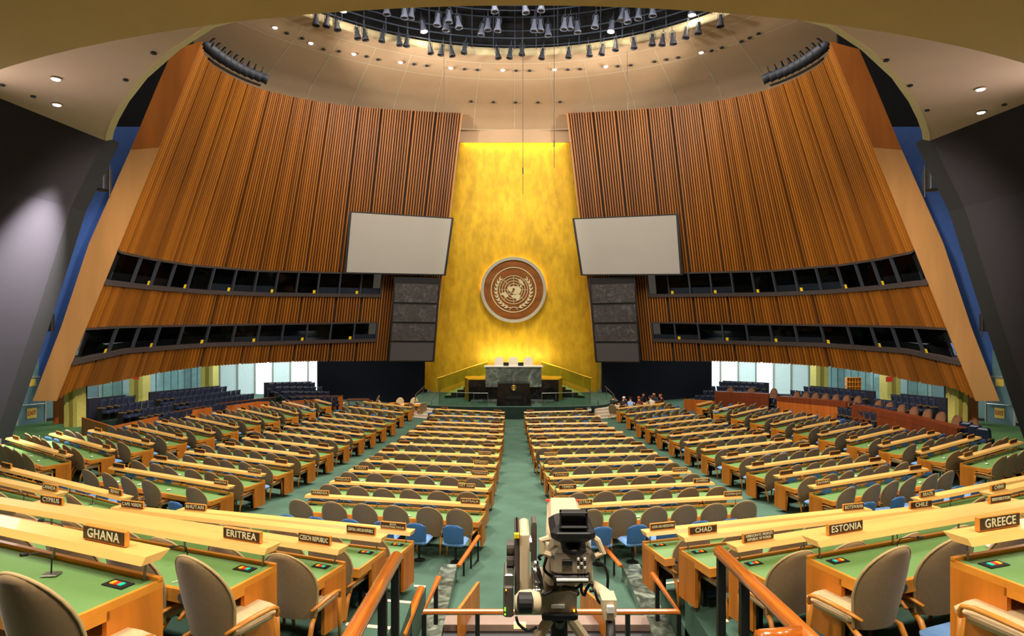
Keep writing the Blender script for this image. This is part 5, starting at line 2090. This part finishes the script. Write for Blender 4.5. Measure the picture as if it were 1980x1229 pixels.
def person(lab, loc, rz, top, hair, lean=.12, armup=False, pants='suit'):
    """seated figure, front towards +y, the seat at .45"""
    verts = [((0, -.05, .50), .15), ((0, -.06 + lean * .4, .75), .145), ((0, -.06 + lean, 1.0), .155), ((0, -.05 + lean * 1.25, 1.10), .085), ((0, -.04 + lean * 1.45, 1.155), .062), ((0, .0 + lean * 1.6, 1.22), .092), ((0, -.012 + lean * 1.65, 1.305), .118), ((0, -.02 + lean * 1.6, 1.37), .085)]
    edges = [(i, i + 1) for i in range(7)]
    for s in (-1, 1):
        b = len(verts)
        hand = (s * .10, .16 + lean, 1.2) if (armup and s > 0) else (s * .14, .42 + lean, .80)
        verts += [((s * .19, -.05 + lean, 1.04), .062), ((s * .26, .08 + lean, .82), .05), ((s * .2, .3 + lean, .81), .04), (hand, .038)]
        edges += [(2, b), (b, b + 1), (b + 1, b + 2), (b + 2, b + 3)]
        for f in range(5):
            q = len(verts)
            hx, hy, hz = hand
            o = (f - 2) * .017
            verts += [((hx + o - s * .01, hy + .05, hz), .009), ((hx + o - s * .015, hy + .095 - abs(f - 2) * .008, hz - .015), .008)] if f < 4 else [((hx - s * .035, hy + .02, hz + .005), .01), ((hx - s * .05, hy + .05, hz), .009)]
            edges += [(b + 3, q), (q, q + 1)]
        b = len(verts)
        verts += [((s * .1, .02, .50), .095), ((s * .12, .42, .50), .075), ((s * .12, .44, .26), .058), ((s * .12, .42, .07), .045), ((s * .13, .56, .045), .04)]
        edges += [(0, b), (b, b + 1), (b + 1, b + 2), (b + 2, b + 3), (b + 3, b + 4)]
    me = bpy.data.meshes.new('body')
    me.from_pydata([v for v, r in verts], edges, [])
    ob = bpy.data.objects.new('body_source', me)
    COL.objects.link(ob)
    sk = ob.modifiers.new('Skin', 'SKIN')
    for i, (v, r) in enumerate(verts):
        d = me.skin_vertices[0].data[i]
        d.radius = (r, r)
        d.use_root = i == 0
    sb = ob.modifiers.new('Sub', 'SUBSURF')
    sb.levels = sb.render_levels = 1
    dg = bpy.context.evaluated_depsgraph_get()
    m2 = bpy.data.meshes.new_from_object(ob.evaluated_get(dg))
    bpy.data.objects.remove(ob)
    for m in (M[top], M['skin'], M[pants]):
        m2.materials.append(m)
    for p in m2.polygons:
        c = p.center
        if c.z > 1.125 and abs(c.x) < .13 or (abs(c.x) < .25 and c.y > .36 + lean and .7 < c.z < .9) or (armup and c.z > 1.12):
            p.material_index = 1
        elif c.z < .6:
            p.material_index = 2
        p.use_smooth = True
    o = put('person', m2, loc, rz)
    tag(o, lab, 'person', 'people round the meeting table')
    hy, hz = -.012 + lean * 1.64, 1.31
    hb = MB()
    for s in (-1, 1):
        hb.lathe([(.001, -.01), (.012, -.006), (.012, .006), (.001, .01)], 8, 0, Matrix.Translation((s * .035, hy + .085, hz - .01)) @ Matrix.Rotation(PI / 2, 4, 'X'))
    put('eyes', hb.mesh('eyes', M['hairdark']), parent=o).name = 'eye_pair'
    hb = MB()
    hb.tube([(0, hy + .09, hz), (0, hy + .115, hz - .035), (0, hy + .09, hz - .04)], .012, 6)
    put('nose', hb.mesh('nose', M['skin'], True), parent=o)
    hb = MB()
    hb.tube([(-.028, hy + .088, hz - .068), (0, hy + .096, hz - .07), (.028, hy + .088, hz - .068)], .007, 6)
    put('mouth', hb.mesh('mouth', M['maroon'], True), parent=o)
    for s in (-1, 1):
        hb = MB()
        hb.tube([(s * .093, hy - .01, hz + .015), (s * .104, hy - .018, hz), (s * .094, hy - .01, hz - .025)], .012, 6)
        put('ear', hb.mesh('ear', M['skin'], True), parent=o)
    hb = MB()
    if hair:
        rows = []
        for i in range(7):
            th = i / 6 * PI * .58
            rows.append([Vector((.108 * math.sin(th) * math.cos(a), hy - .018 + .112 * math.sin(th) * math.sin(a), hz - .0 + .108 * math.cos(th) + (.045 if math.sin(a) > .3 and i > 3 else 0))) for a in [2 * PI * k / 14 for k in range(15)]])
        hb.grid(rows)
        put('hair', hb.mesh('hair', M[hair], True), parent=o)
    return o


PPL = [('person in a dark suit seen from behind, nearest the dais steps', (1184, 47 - 3.0), -.9, 'suit', 'hairdark', .1, False),
       ('white haired person in a dark suit raising a hand to the chin', (1203, 43.0), -.7, 'suit', 'hairwhite', .16, True),
       ('person in a pale blue shirt leaning on the meeting table', (1219, 42.2), -.2, 'shirtblue', 'hairdark', .24, False),
       ('person with red brown hair in a maroon top, back turned', (1237, 42.4), .1, 'maroon', 'hairginger', .14, False),
       ('person in a dark suit and white shirt facing the hall', (1243, 45.2), PI, 'suit', 'hairdark', .14, False),
       ('bald person in a grey suit gesturing across the table', (1266, 45.0), PI - .5, 'greysuit', None, .14, True),
       ('person in a white shirt at the near right of the meeting table', (1262, 42.3), .4, 'shirtwhite', 'hairdark', .2, False),
       ('person with ginger hair at the right end of the meeting table', (1282, 43.2), 1.2, 'maroon', 'hairginger', .12, False)]
for lab, (px, d), rz, top, hair, lean, up in PPL:
    p = gp(px, 780, d)
    o = person(lab, p, rz, top, hair, lean, up)
for k, (px, d, rz) in enumerate(((1187, 42.2, -.5), (1210.5, 41.6, -.3), (1233, 41.7, .05), (1276, 42.3, .8))):
    tag(put('armchair', CHAIR_ONE, gp(px, 790, d), rz), 'beige armchair on the near side of the meeting table, %s from the dais' % ORD[k], 'chair', 'armchairs round the meeting table')
# bags on the first desks right of the aisle
for k, (px, py, d, mt, lab, sc) in enumerate(((1139, 795, 39.6, 'black', 'black bag with a white print on the first right desk', (.28, .2, .32)), (1061, 801, 39.2, 'lampdark', 'dark jacket lying over the first right desk shelf', (.42, .25, .16)), (1024, 803, 39.0, 'brownchair', 'brown handbag on the first right desk by the aisle', (.28, .2, .2)))):
    p = P(px, py, d)
    mb = MB()
    mb.lathe([(.6, 0), (1, .25), (.95, .7), (.6, .95), (.2, 1)], 12, 0, Matrix.Translation(p - Vector((0, 0, .1))) @ Matrix.Diagonal((sc[0], sc[1], sc[2] * 1.3, 1)))
    o = tag(mb.build('bag' if k != 1 else 'jacket', M[mt], None, True), lab, 'bag' if k != 1 else 'jacket')
    if k == 0:
        b = MB()
        b.box((p.x - .12, p.y - .2, p.z + .05), (p.x + .12, p.y - .16, p.z + .2))
        b.build('print_patch', M['white'], o)

# ================================================================== FOREGROUND: MARBLE WALLS, RAILS
mzl = P(860, 1090, 12.0).z
for sd, xa, xb in (('left', -1.36, -1.06), ('right', 2.12, 2.46)):
    mb = MB()
    f0 = floorz(xa, 12.2) - .1
    mb.hexa([Vector((xa, 8.4, f0 - .3)), Vector((xb, 8.4, f0 - .3)), Vector((xb, 12.0, f0)), Vector((xa, 12.0, f0)), Vector((xa, 8.4, mzl)), Vector((xb, 8.4, mzl)), Vector((xb, 12.0, mzl)), Vector((xa, 12.0, mzl))])
    o = struct('wall_marble_' + sd, mb, M['marble'])
    # rail with posts at the far end of the wall
    s = -1 if sd == 'left' else 1
    t = thing('low_handrail', 'short wooden handrail on black posts at the far end of the %s marble wall' % sd, 'railing', ((xa + xb) / 2, 12.0, f0))
    xi = xb if s < 0 else xa
    a, b = Vector((xi - (-.03 if s < 0 else .03), 11.9, mzl + .0)), Vector((xi - s * .35, 13.2, mzl + .12))
    mb = MB()
    mb.tube([a, b], .05, 8, 0, True, .6)
    mb.build('handrail', M['rail'], t)
    for q in (.25, .6, .97):
        p = a.lerp(b, q)
        mb = MB()
        mb.tube([Vector((p.x, p.y, floorz(p.x, p.y))), p], .022, 6)
        mb.build('post', M['black'], t)
    mb = MB()
    mb.tube([a.lerp(b, .25) - Vector((0, 0, .45)), b - Vector((0, 0, .45))], .018, 6)
    mb.build('middle_bar', M['black'], t)
# wood gates inside the marble walls
for sd, q in (('left', [(922, 1124, 10.4), (884, 1176, 9.2)]), ('right', [(1122, 1134, 10.4), (1176, 1180, 9.2)])):
    a, b = P(*q[0]), P(*q[1])
    mb = MB()
    za, zb = floorz(a.x, a.y) - .2, floorz(b.x, b.y) - .2
    mb.prism([Vector((a.x, a.y, za)), Vector((b.x, b.y, zb)), b, a], (.05, 0, 0))
    tag(mb.build('gate_panel', M['deskend']), 'upright wood veneer panel inside the %s marble wall' % sd, 'panel')
# cross rail of the camera bay and its side pieces
zr = P(820, 1181, 8.5).z
t = thing('bay_rail', 'wooden rail on black posts round the camera bay, behind the television camera', 'railing', (.4, 8.5, zr - 1.0))
A0, A1 = P(820, 1182, 8.5), P(1312, 1173, 8.5)
A1.z = A0.z
bl, br = P(848, 1116, 9.5), P(1262, 1109, 9.6)
mb = MB()
mb.tube([bl, A0, A1, br], .05, 8, 0, True, .7)
mb.build('handrail', M['rail'], t)
for k, p in enumerate((A0, A0.lerp(A1, .21), A0.lerp(A1, .8), A1, bl.lerp(A0, .2), br.lerp(A1, .2))):
    mb = MB()
    mb.box((p.x - .03, p.y - .03, p.z - (1.3 if k < 4 else .6)), (p.x + .03, p.y + .03, p.z - .03))
    mb.build('post', M['black'], t)
for sd, q0, q1 in (('left', (777, 1229, 8.1), (814, 1136, 10.0)), ('right', (1348, 1166, 9.4), (1310, 1128, 10.2))):
    t = thing('aisle_rail', 'short sloping wooden rail on black posts beside the %s end of the bay rail' % sd, 'railing', P(*q1) - Vector((0, 0, .9)))
    a, b = P(*q0), P(*q1)
    mb = MB()
    mb.tube([a, b], .06, 8, 0, True, .6)
    mb.build('handrail', M['rail'], t)
    for u in (.35, .95) if sd == 'left' else (.12, .9):
        p = a.lerp(b, u)
        mb = MB()
        mb.box((p.x - .03, p.y - .03, p.z - 1.0), (p.x + .03, p.y + .03, p.z - .03))
        mb.build('post', M['black'], t)
    mb = MB()
    mb.tube([a.lerp(b, .3) - Vector((0, 0, .8)), b - Vector((0, 0, .8))], .025, 6)
    mb.build('lower_bar', M['cameradark'], t)
for sd, pts in (('left', [(676, 1236, 3.35), (766, 1077, 5.0)]), ('right', [(1556, 1226, 3.35), (1391, 1066, 5.0)])):
    t = thing('stair_handrail', 'thick glossy wooden handrail on black posts down the %s steps, nearest the viewer' % sd, 'railing', P(*pts[1]) - Vector((0, 0, 1.2)))
    a, b = P(*pts[0]), P(*pts[1])
    mb = MB()
    mb.tube([a + (a - b) * .5, a, b, b + (b - a).normalized() * .03], [.05, .05, .05, .035], 12)
    mb.build('handrail', M['rail'], t, True)
    for u in (.62, .97):
        p = a.lerp(b, u)
        mb = MB()
        mb.box((p.x - .03, p.y - .025, p.z - 1.5), (p.x + .03, p.y + .025, p.z - .03))
        mb.build('post', M['black'], t)
    if sd == 'right':
        mb = MB()
        q = P(1560, 1229, 3.9)
        mb.tube([P(1556, 1226, 3.35), P(1470, 1234, 3.2)], .045, 10)
        mb.build('return_rail', M['rail'], t, True)
# pale kerb and painted gap shade between the marble walls, small yellow light
mb = MB()
yk_ = 9.9
zk = floorz(.5, yk_)
mb.box((-1.05, 9.55, zk - .2), (2.12, 9.85, zk + .16))
struct('trim_kerb', mb, mat('kerb_stone', (150, 124, 112), .6, var=.06))
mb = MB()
mb.box((-1.05, 9.3, zk - .2), (2.12, 9.55, zk + .06))  # solid black block stands in for the shade of the gap
struct('trim_kerb_painted_shade', mb, M['black'])
mb = MB()
p = P(1005, 1206, 9.3)
mb.box((p.x - .09, 9.24, p.z - .04), (p.x + .09, 9.29, p.z + .04))
tag(mb.build('step_light', mat('step_light', (255, 200, 120), .5, var=0, emit=(255, 190, 110), estr=2.5)), 'small warm step light under the television camera', 'light')
# bay floor under the camera tripod
mb = MB()
mb.box((-1.3, 2.2, H - 4.2), (2.4, 5.0, H - 3.5))
struct('floor_camera_bay', mb, M['carpet'])
BZ = H - 3.5

# ================================================================== TELEVISION CAMERA
K = 3.9


def q3(px, py, d=K):
    return P(px, py, d)


tv = thing('television_camera', 'beige broadcast television camera on a tripod, seen from behind in the foreground', 'camera', (q3(1085, 0).x, K, BZ))


def qbox(x0, y0, x1, y1, d0, d1, r=.015):
    """box whose near face covers the pixel rectangle at distance d0 and runs back to d1"""
    a, b = P(x0, y1, d0), P(x1, y0, d0)
    m = MB()
    m.rbox((a.x, d0, a.z), (b.x, d1, b.z), r)
    return m


# body tapering towards its lens end
nn = [P(1047, 1135, 3.8), P(1150, 1135, 3.8), P(1143, 1040, 3.8), P(1056, 1040, 3.8)]
ff = [P(1058, 1060, 4.75), P(1122, 1060, 4.75), P(1117, 958, 4.75), P(1058, 958, 4.75)]
mb = MB()
rows = []
for u in (0, .06, .94, 1):
    sh = .93 if u in (0, 1) else 1
    quad = [nn[i].lerp(ff[i], u) for i in range(4)]
    c = sum(quad, Vector()) / 4
    quad = [c + (v - c) * sh for v in quad]
    rr = []
    for i in range(4):
        for w in (.12, .88):
            rr.append(quad[i].lerp(quad[(i + 1) % 4], w))
    rows.append(rr + [rr[0]])
mb.grid(rows)
mb.add(rows[0][:8], [tuple(range(7, -1, -1))])
mb.add(rows[-1][:8], [tuple(range(8))])
body = mb.build('camera_body', M['camera'], tv)
for x in (1058, 1113):
    mb = qbox(x - 3, 966, x + 5, 969, 4.66, 4.68, .001)
    mb.build('red_tape', M['red'], body)
mb = qbox(1066, 1062, 1146, 1112, 3.62, 3.85, .02)
hs = mb.build('control_panel', M['cameragrey'], tv)
qbox(1087, 1083, 1107, 1093, 3.6, 3.63, .002).build('display', M['black'], hs)
for i in range(3):
    for j in range(3):
        qbox(1116 + i * 6.5, 1079 + j * 8, 1120.5 + i * 6.5, 1083.5 + j * 8, 3.605, 3.63, .001).build('button', M['black'] if (i + j) % 2 else M['white'], hs)
me = text_mesh('BROADCAST', .0)if False else None
qbox(1070, 1112, 1142, 1128, 3.62, 3.85, .01).build('connector_strip', M['black'], tv)
qbox(1076, 1120, 1138, 1124, 3.6, 3.63, .002).build('terminal_row', M['white'], tv)
vf = qbox(1066, 1022, 1152, 1052, 3.58, 3.9, .03).build('viewfinder', M['black'], tv)
mb = MB()
a, b = P(1082, 1020, 3.58), P(1137, 987, 3.72)
mb.prism([P(1084, 1020, 3.6), P(1136, 1020, 3.6), P(1135, 991, 3.66), P(1085, 991, 3.66)], (0, .04, 0))
mb.build('monitor_screen', M['void'], vf)
for (x0, y0, x1, y1) in ((1083, 990, 1137, 993), (1083, 990, 1086, 1022), (1134, 990, 1137, 1022), (1081, 1018, 1139, 1023)):
    qbox(x0, y0, x1, y1, 3.58, 3.64, .004).build('monitor_hood', M['black'], vf)
mb = MB()
mb.lathe([(.1, -.1), (.13, 0), (.1, .1)], 20, 0, Matrix.Translation(P(1108, 1056, 3.7)) @ Matrix.Rotation(PI / 2, 4, 'Y') @ Matrix.Diagonal((.3, .8, .7, 1)))
mb.build('viewfinder_pivot', M['black'], tv, True)
for s, pth in ((-1, [(1062, 1040), (1047, 1043), (1050, 1067), (1068, 1074)]), (1, [(1149, 1040), (1155, 1044), (1166, 1068), (1147, 1076)])):
    mb = MB()
    mb.tube([P(x, y, 3.66) for x, y in pth], .02, 8)
    mb.build('handle', M['camera'], tv)
for x in (1068, 1147):
    mb = MB()
    mb.lathe([(.001, -.02), (.012, -.02), (.012, .02), (.001, .02)], 12, 0, Matrix.Translation(P(x, 1074, 3.62)) @ Matrix.Rotation(PI / 2, 4, 'X'))
    mb.build('handle_bolt', M['chrome'], tv)
# tall side arm of the pan head
arm = qbox(1005, 1031, 1024, 1186, 3.75, 4.05, .012).build('pan_head_arm', M['camera'], tv)
qbox(995, 1033, 1005, 1190, 3.76, 4.1, .01).build('arm_side', M['cameradark'], arm)
qbox(994, 1032, 1004, 1041, 3.74, 3.77, .002).build('yellow_label', M['yellow'], arm)
for y in (1058, 1080):
    mb = MB()
    mb.lathe([(.02, -.03), (.045, -.03), (.045, .03), (.02, .03)], 14, 0, Matrix.Translation(P(989, y, 3.85)) @ Matrix.Rotation(PI / 2, 4, 'Y'))
    mb.build('drag_knob', M['cameradark'], arm)
mb = MB()
rows = []
path = [P(1033, 1118, 3.95), P(1033, 1020, 3.95), P(1033, 1012, 3.98)]
mb.prism([P(1028, 1118, 3.9), P(1038, 1118, 3.9), P(1038, 1016, 3.9), P(1036, 1010, 3.9), P(1030, 1010, 3.9), P(1028, 1016, 3.9)], (0, .14, 0))
mb.build('tilt_plate', M['cameradark'], tv)
mb = MB()
mb.tube([P(1024, 1050, 3.95), P(1030, 1050, 3.95)], .05, 12)
mb.build('tilt_axle', M['chrome'], tv)
# small electronics box at the left
eb = qbox(973, 1134, 993, 1194, 3.7, 3.95, .008).build('electronics_box', M['cameradark'], tv)
qbox(974, 1110, 994, 1135, 3.72, 3.92, .008).build('power_block', M['steel'], eb)
for x, y, m in ((978.5, 1141, 'ledo'), (976.5, 1176, 'led'), (976.5, 1180, 'led'), (976.5, 1188, 'led')):
    qbox(x - 1.2, y - 1, x + 1.2, y + 1.2, 3.69, 3.71, .001).build('indicator_light', M[m], eb)
# pan head base
mb = MB()
mb.prism([P(1005, 1187, 3.8), P(1099, 1187, 3.8), P(1115, 1178, 3.8), P(1116, 1148, 3.8), P(1104, 1143, 3.8), P(1043, 1147, 3.8), P(1024, 1160, 3.8), P(1005, 1160, 3.8)], (0, .4, 0))
pb = mb.build('pan_head', M['cameragrey'], tv)
qbox(1048, 1187, 1118, 1201, 3.78, 4.2, .01).build('bowl', M['black'], tv)
mb = MB()
mb.lathe([(.07, 0), (.06, .025), (.02, .035)], 16, 0, Matrix.Translation(P(1100, 1146, 3.95)))
mb.build('level_cap', M['black'], pb, True)
qbox(1066, 1169, 1092, 1176, 3.785, 3.81, .002).build('maker_plate', M['white'], pb)
qbox(1109, 1180, 1112, 1183, 3.78, 3.81, .001).build('indicator_light', M['ledo'], pb)
for k, foot in enumerate(((-1.0, 3.3), (1.65, 3.3), (.33, 4.75))):
    mb = MB()
    a = P((1062, 1104, 1082)[k], 1196, 3.9)
    mb.tube([a, Vector((foot[0], foot[1], BZ))], [.035, .028], 8)
    mb.build('leg', M['cameradark'] if k == 2 else M['camera'], tv)
mb = MB()
mb.tube([P(1081, 1196, 3.95), Vector((P(1081, 1196, 3.95).x, 3.95, BZ))], .055, 12)
mb.build('centre_column', M['black'], tv)
# pan bars
mb = MB()
mb.tube([P(1034, 1087, 3.7), P(1036, 1105, 3.66), P(1040, 1140, 3.6)], .024, 10)
mb.tube([P(1040, 1135, 3.6), P(1036, 1150, 3.52)], .03, 10)
mb.build('pan_bar', M['chrome'], tv, True)
mb = MB()
mb.lathe([(.03, -.09), (.06, -.06), (.065, .0), (.05, .05), (.02, .06)], 16, 0, Matrix.Translation(P(1026, 1163, 3.45)) @ Matrix.Rotation(PI / 2, 4, 'Y'))
fg = mb.build('focus_grip', M['camera'], tv, True)
mb = MB()
mb.lathe([(.03, -.04), (.055, -.03), (.055, .04), (.02, .05)], 16, 0, Matrix.Translation(P(1014, 1165, 3.4)) @ Matrix.Rotation(PI / 2, 4, 'Y'))
mb.build('focus_knob', M['black'], fg)
mb = MB()
mb.tube([P(1146, 1127, 3.7), P(1160, 1140, 3.62), P(1176, 1153, 3.52)], [.02, .034, .034], 10)
mb.build('zoom_bar', M['camera'], tv, True)
mb = MB()
mb.prism([P(1164, 1160, 3.4), P(1193, 1160, 3.4), P(1192, 1190, 3.4), P(1186, 1200, 3.4), P(1169, 1198, 3.4)], (0, .12, 0))
zg = mb.build('zoom_control', M['camera'], tv)
qbox(1174, 1172, 1188, 1186, 3.38, 3.41, .003).build('rocker_switch', M['white'], zg)
mb = MB()
mb.tube([P(1180, 1196, 3.45), P(1181, 1215, 3.4), P(1181, 1245, 3.3)], .026, 8)
mb.build('zoom_grip', M['black'], tv, True)
for pts, d in (([(1045, 1082), (1042, 1075), (1058, 1072), (1052, 1100), (1072, 1120), (1070, 1140), (1050, 1150)], 3.72), ([(1152, 1086), (1166, 1090), (1175, 1112), (1174, 1145)], 3.72), ([(1125, 1128), (1124, 1142), (1130, 1150), (1134, 1138), (1144, 1128), (1150, 1140), (1140, 1142)], 3.65), ([(1150, 1140), (1156, 1160), (1168, 1170)], 3.55), ([(1072, 1142), (1090, 1134), (1110, 1138), (1124, 1130)], 3.72), ([(998, 1192), (1003, 1206), (1020, 1218), (1038, 1212)], 3.7), ([(1040, 1095), (1046, 1115), (1049, 1138)], 3.62)):
    mb = MB()
    pp = [P(x, y, d) for x, y in pts]
    sm = []
    for i in range(len(pp) - 1):
        for q in range(5):
            sm.append(crom(pp, i, q / 5))
    sm.append(pp[-1])
    mb.tube(sm, .009, 6)
    mb.build('cable', M['black'], tv, True)

# ================================================================== LIGHT
def spot(name, loc, to, power, size=60, blend=.5, color=(1, .9, .75), rad=.4):
    l = bpy.data.lights.new(name, 'SPOT')
    l.energy = power
    l.spot_size = math.radians(size)
    l.spot_blend = blend
    l.color = color
    l.shadow_soft_size = rad
    o = bpy.data.objects.new(name, l)
    o.location = loc
    o.rotation_euler = (Vector(to) - Vector(loc)).to_track_quat('-Z', 'Y').to_euler()
    COL.objects.link(o)
    return o


def area(name, loc, to, power, sx, sy=None, color=(1, .9, .75), spread=180):
    l = bpy.data.lights.new(name, 'AREA')
    l.energy = power
    l.color = color
    l.spread = math.radians(spread)
    if sy is None:
        l.shape = 'DISK'
        l.size = sx
    else:
        l.shape = 'RECTANGLE'
        l.size = sx
        l.size_y = sy
    o = bpy.data.objects.new(name, l)
    o.location = loc
    o.rotation_euler = (Vector(to) - Vector(loc)).to_track_quat('-Z', 'Y').to_euler()
    COL.objects.link(o)
    return o


WARM = (1, .92, .78)
# the lamps of the rig above the round opening
area('rig_light', (AX, 26.5, H + 22), (AX, 26.5, 0), 12000, 22, color=(1, .93, .82))
for k, (x, y, tx, ty, p) in enumerate(((-7, 31, -3.2, 19, 21000), (7, 31, 4, 18, 21000), (-9, 24, -9, 15, 6000), (9, 24, 10, 16, 6500), (0, 22, .5, 12, 6000), (-6, 18, -7, 8, 5000), (6, 18, 9, 8, 5500), (-4, 36, 0, 45, 5000))):
    spot('rig_spot', (x, y, H + 19.8), (tx, ty, 1), p * .8, 46, .7, (1, .9, .74), .25)
# spots added at the wall tops to brighten the dome
for s in (-1, 1):
    for wx, wy, wz, tx, ty, pw in ((14.2, 32, 14.4, -9, 46, 6800), (14.0, 36, 14.6, 0, 49, 5600), (11.5, 43.5, 15.6, -14, 38, 5600)):
        spot('dome_fill', (AX + s * wx, wy, H + wz), (AX + s * tx, ty, H + 17.4), pw, 75, 1.0, WARM, .5)
    area('ceiling_fill', (AX + s * 13.9, 15.5, H + 4.3), (AX + s * 9.5, 15, H + 6.3), 130, 1.0, 7, (1, .93, .84))  # added area light, replaces bounce on the flat back ceiling
    spot('fin_wash', (AX + s * 6.5, 13.5, H + 5.6), (AX + s * 18.5, 30, H + .5), 13000, 44, .9, (1, .88, .72), .3)
    spot('wall_wash', (AX + s * 2, 30, H + 19.5), (AX + s * 14, 42, H + 4), 2200 if s < 0 else 1100, 70, .8, (1, .86, .66), .3)
    spot('dark_wall_spot' if s < 0 else 'dark_wall_spot_dim', (AX + s * 13.5, 20.9, H + 6.1), (AX + s * 16.2, 20.9, H + 1.2), 30000 if s < 0 else 60, 46, .95, (1, .95, .95), .12)
    spot('blue_wall_spot', (AX + s * 20, 30, H + 9), (AX + s * 23.5, 34.4, H), 1500 if s < 0 else 300, 70, .9, (.85, .92, 1), .3)
    area('gallery_light', (AX + s * 23.5, 40, H - 1.4), (AX + s * 23.5, 40, 0), 420, 2.0, 12, (1, .97, .9))
    area('lobby_light', (AX + s * 19.5, 50, H - 1.0), (AX + s * 19.5, 50, 0), 700, 8, 5, (.92, 1, 1))
    for y in (36.5,):
        pass
# gold wall: cove lamp at the top, lamps behind the marble desk, soft front spots
area('gold_cove', (AX, gd - .25, P(0, 270, gd).z + .05), (AX, gd - .05, P(0, 320, gd).z), 260, 8.6, .1, (1, .82, .42))
area('gold_uplight', (AX, 49.6, P(0, 694, 50).z), (AX, 52.0, P(0, 652, 52).z), 170, 6.0, .3, (1, .86, .5))
spot('gold_spot', (AX, 36, H + 19.2), (AX, 52, H + 3), 7000, 40, .8, (1, .9, .62), .4)
spot('rostrum_spot', (AX - 3, 38, H + 19.2), (AX, 48.5, H - 3), 7000, 16, .6, (1, .93, .8), .3)
for s in (-1, 1):
    spot('patch_spot', (AX + s * 4, 38, H + 19.4), (AX + s * 1.7, 52, P(0, 660, 52).z), 4200, 8.5, .9, (1, .92, .66), .3)
    spot('step_spot', (AX + s * 6, 40, H + 18.8), (AX + s * 7.2, 45.2, 0), 2600, 11, .5, (1, .95, .86), .2)
# unseen area lights added at the back to brighten the rear terraces and camera
for k, (x, y, p) in enumerate(((-5, 2.5, 470), (5.5, 2.5, 470), (-9.5, 6, 420), (10, 6, 420), (0.3, 1.5, 600))):
    area('back_fill', (x, y, H + 4.9), (x, y, 0), p, 1.2, color=(1, .9, .74))
for p in LITP:
    l = bpy.data.lights.new('stage_lamp_light', 'POINT')
    l.energy = 60
    l.color = (1, .86, .62)
    l.shadow_soft_size = .25
    o = bpy.data.objects.new('stage_lamp_light', l)
    o.location = p + Vector((0, 0, -.3))
    COL.objects.link(o)

w = bpy.data.worlds.new('World')
SC.world = w
w.use_nodes = True
bg = w.node_tree.nodes['Background']
bg.inputs['Color'].default_value = (1.0, .82, .6, 1)
bg.inputs['Strength'].default_value = .085

# ================================================================== CAMERA
cam = bpy.data.cameras.new('camera')
cam.sensor_width = 36
cam.lens = 36 * F / 1980
cam.clip_start = .05
cam.clip_end = 200
co = bpy.data.objects.new('camera', cam)
co.location = (0, 0, H)
co.rotation_euler = (PI / 2, 0, 0)
COL.objects.link(co)
SC.camera = co
vs = SC.view_settings
vs.view_transform = 'Standard'
vs.look = 'None'
vs.gamma = 1
vs.exposure = 0
vs.use_curve_mapping = False
SC.cycles.use_denoising = True
SC.cycles.max_bounces = 6
SC.cycles.sample_clamp_indirect = 6
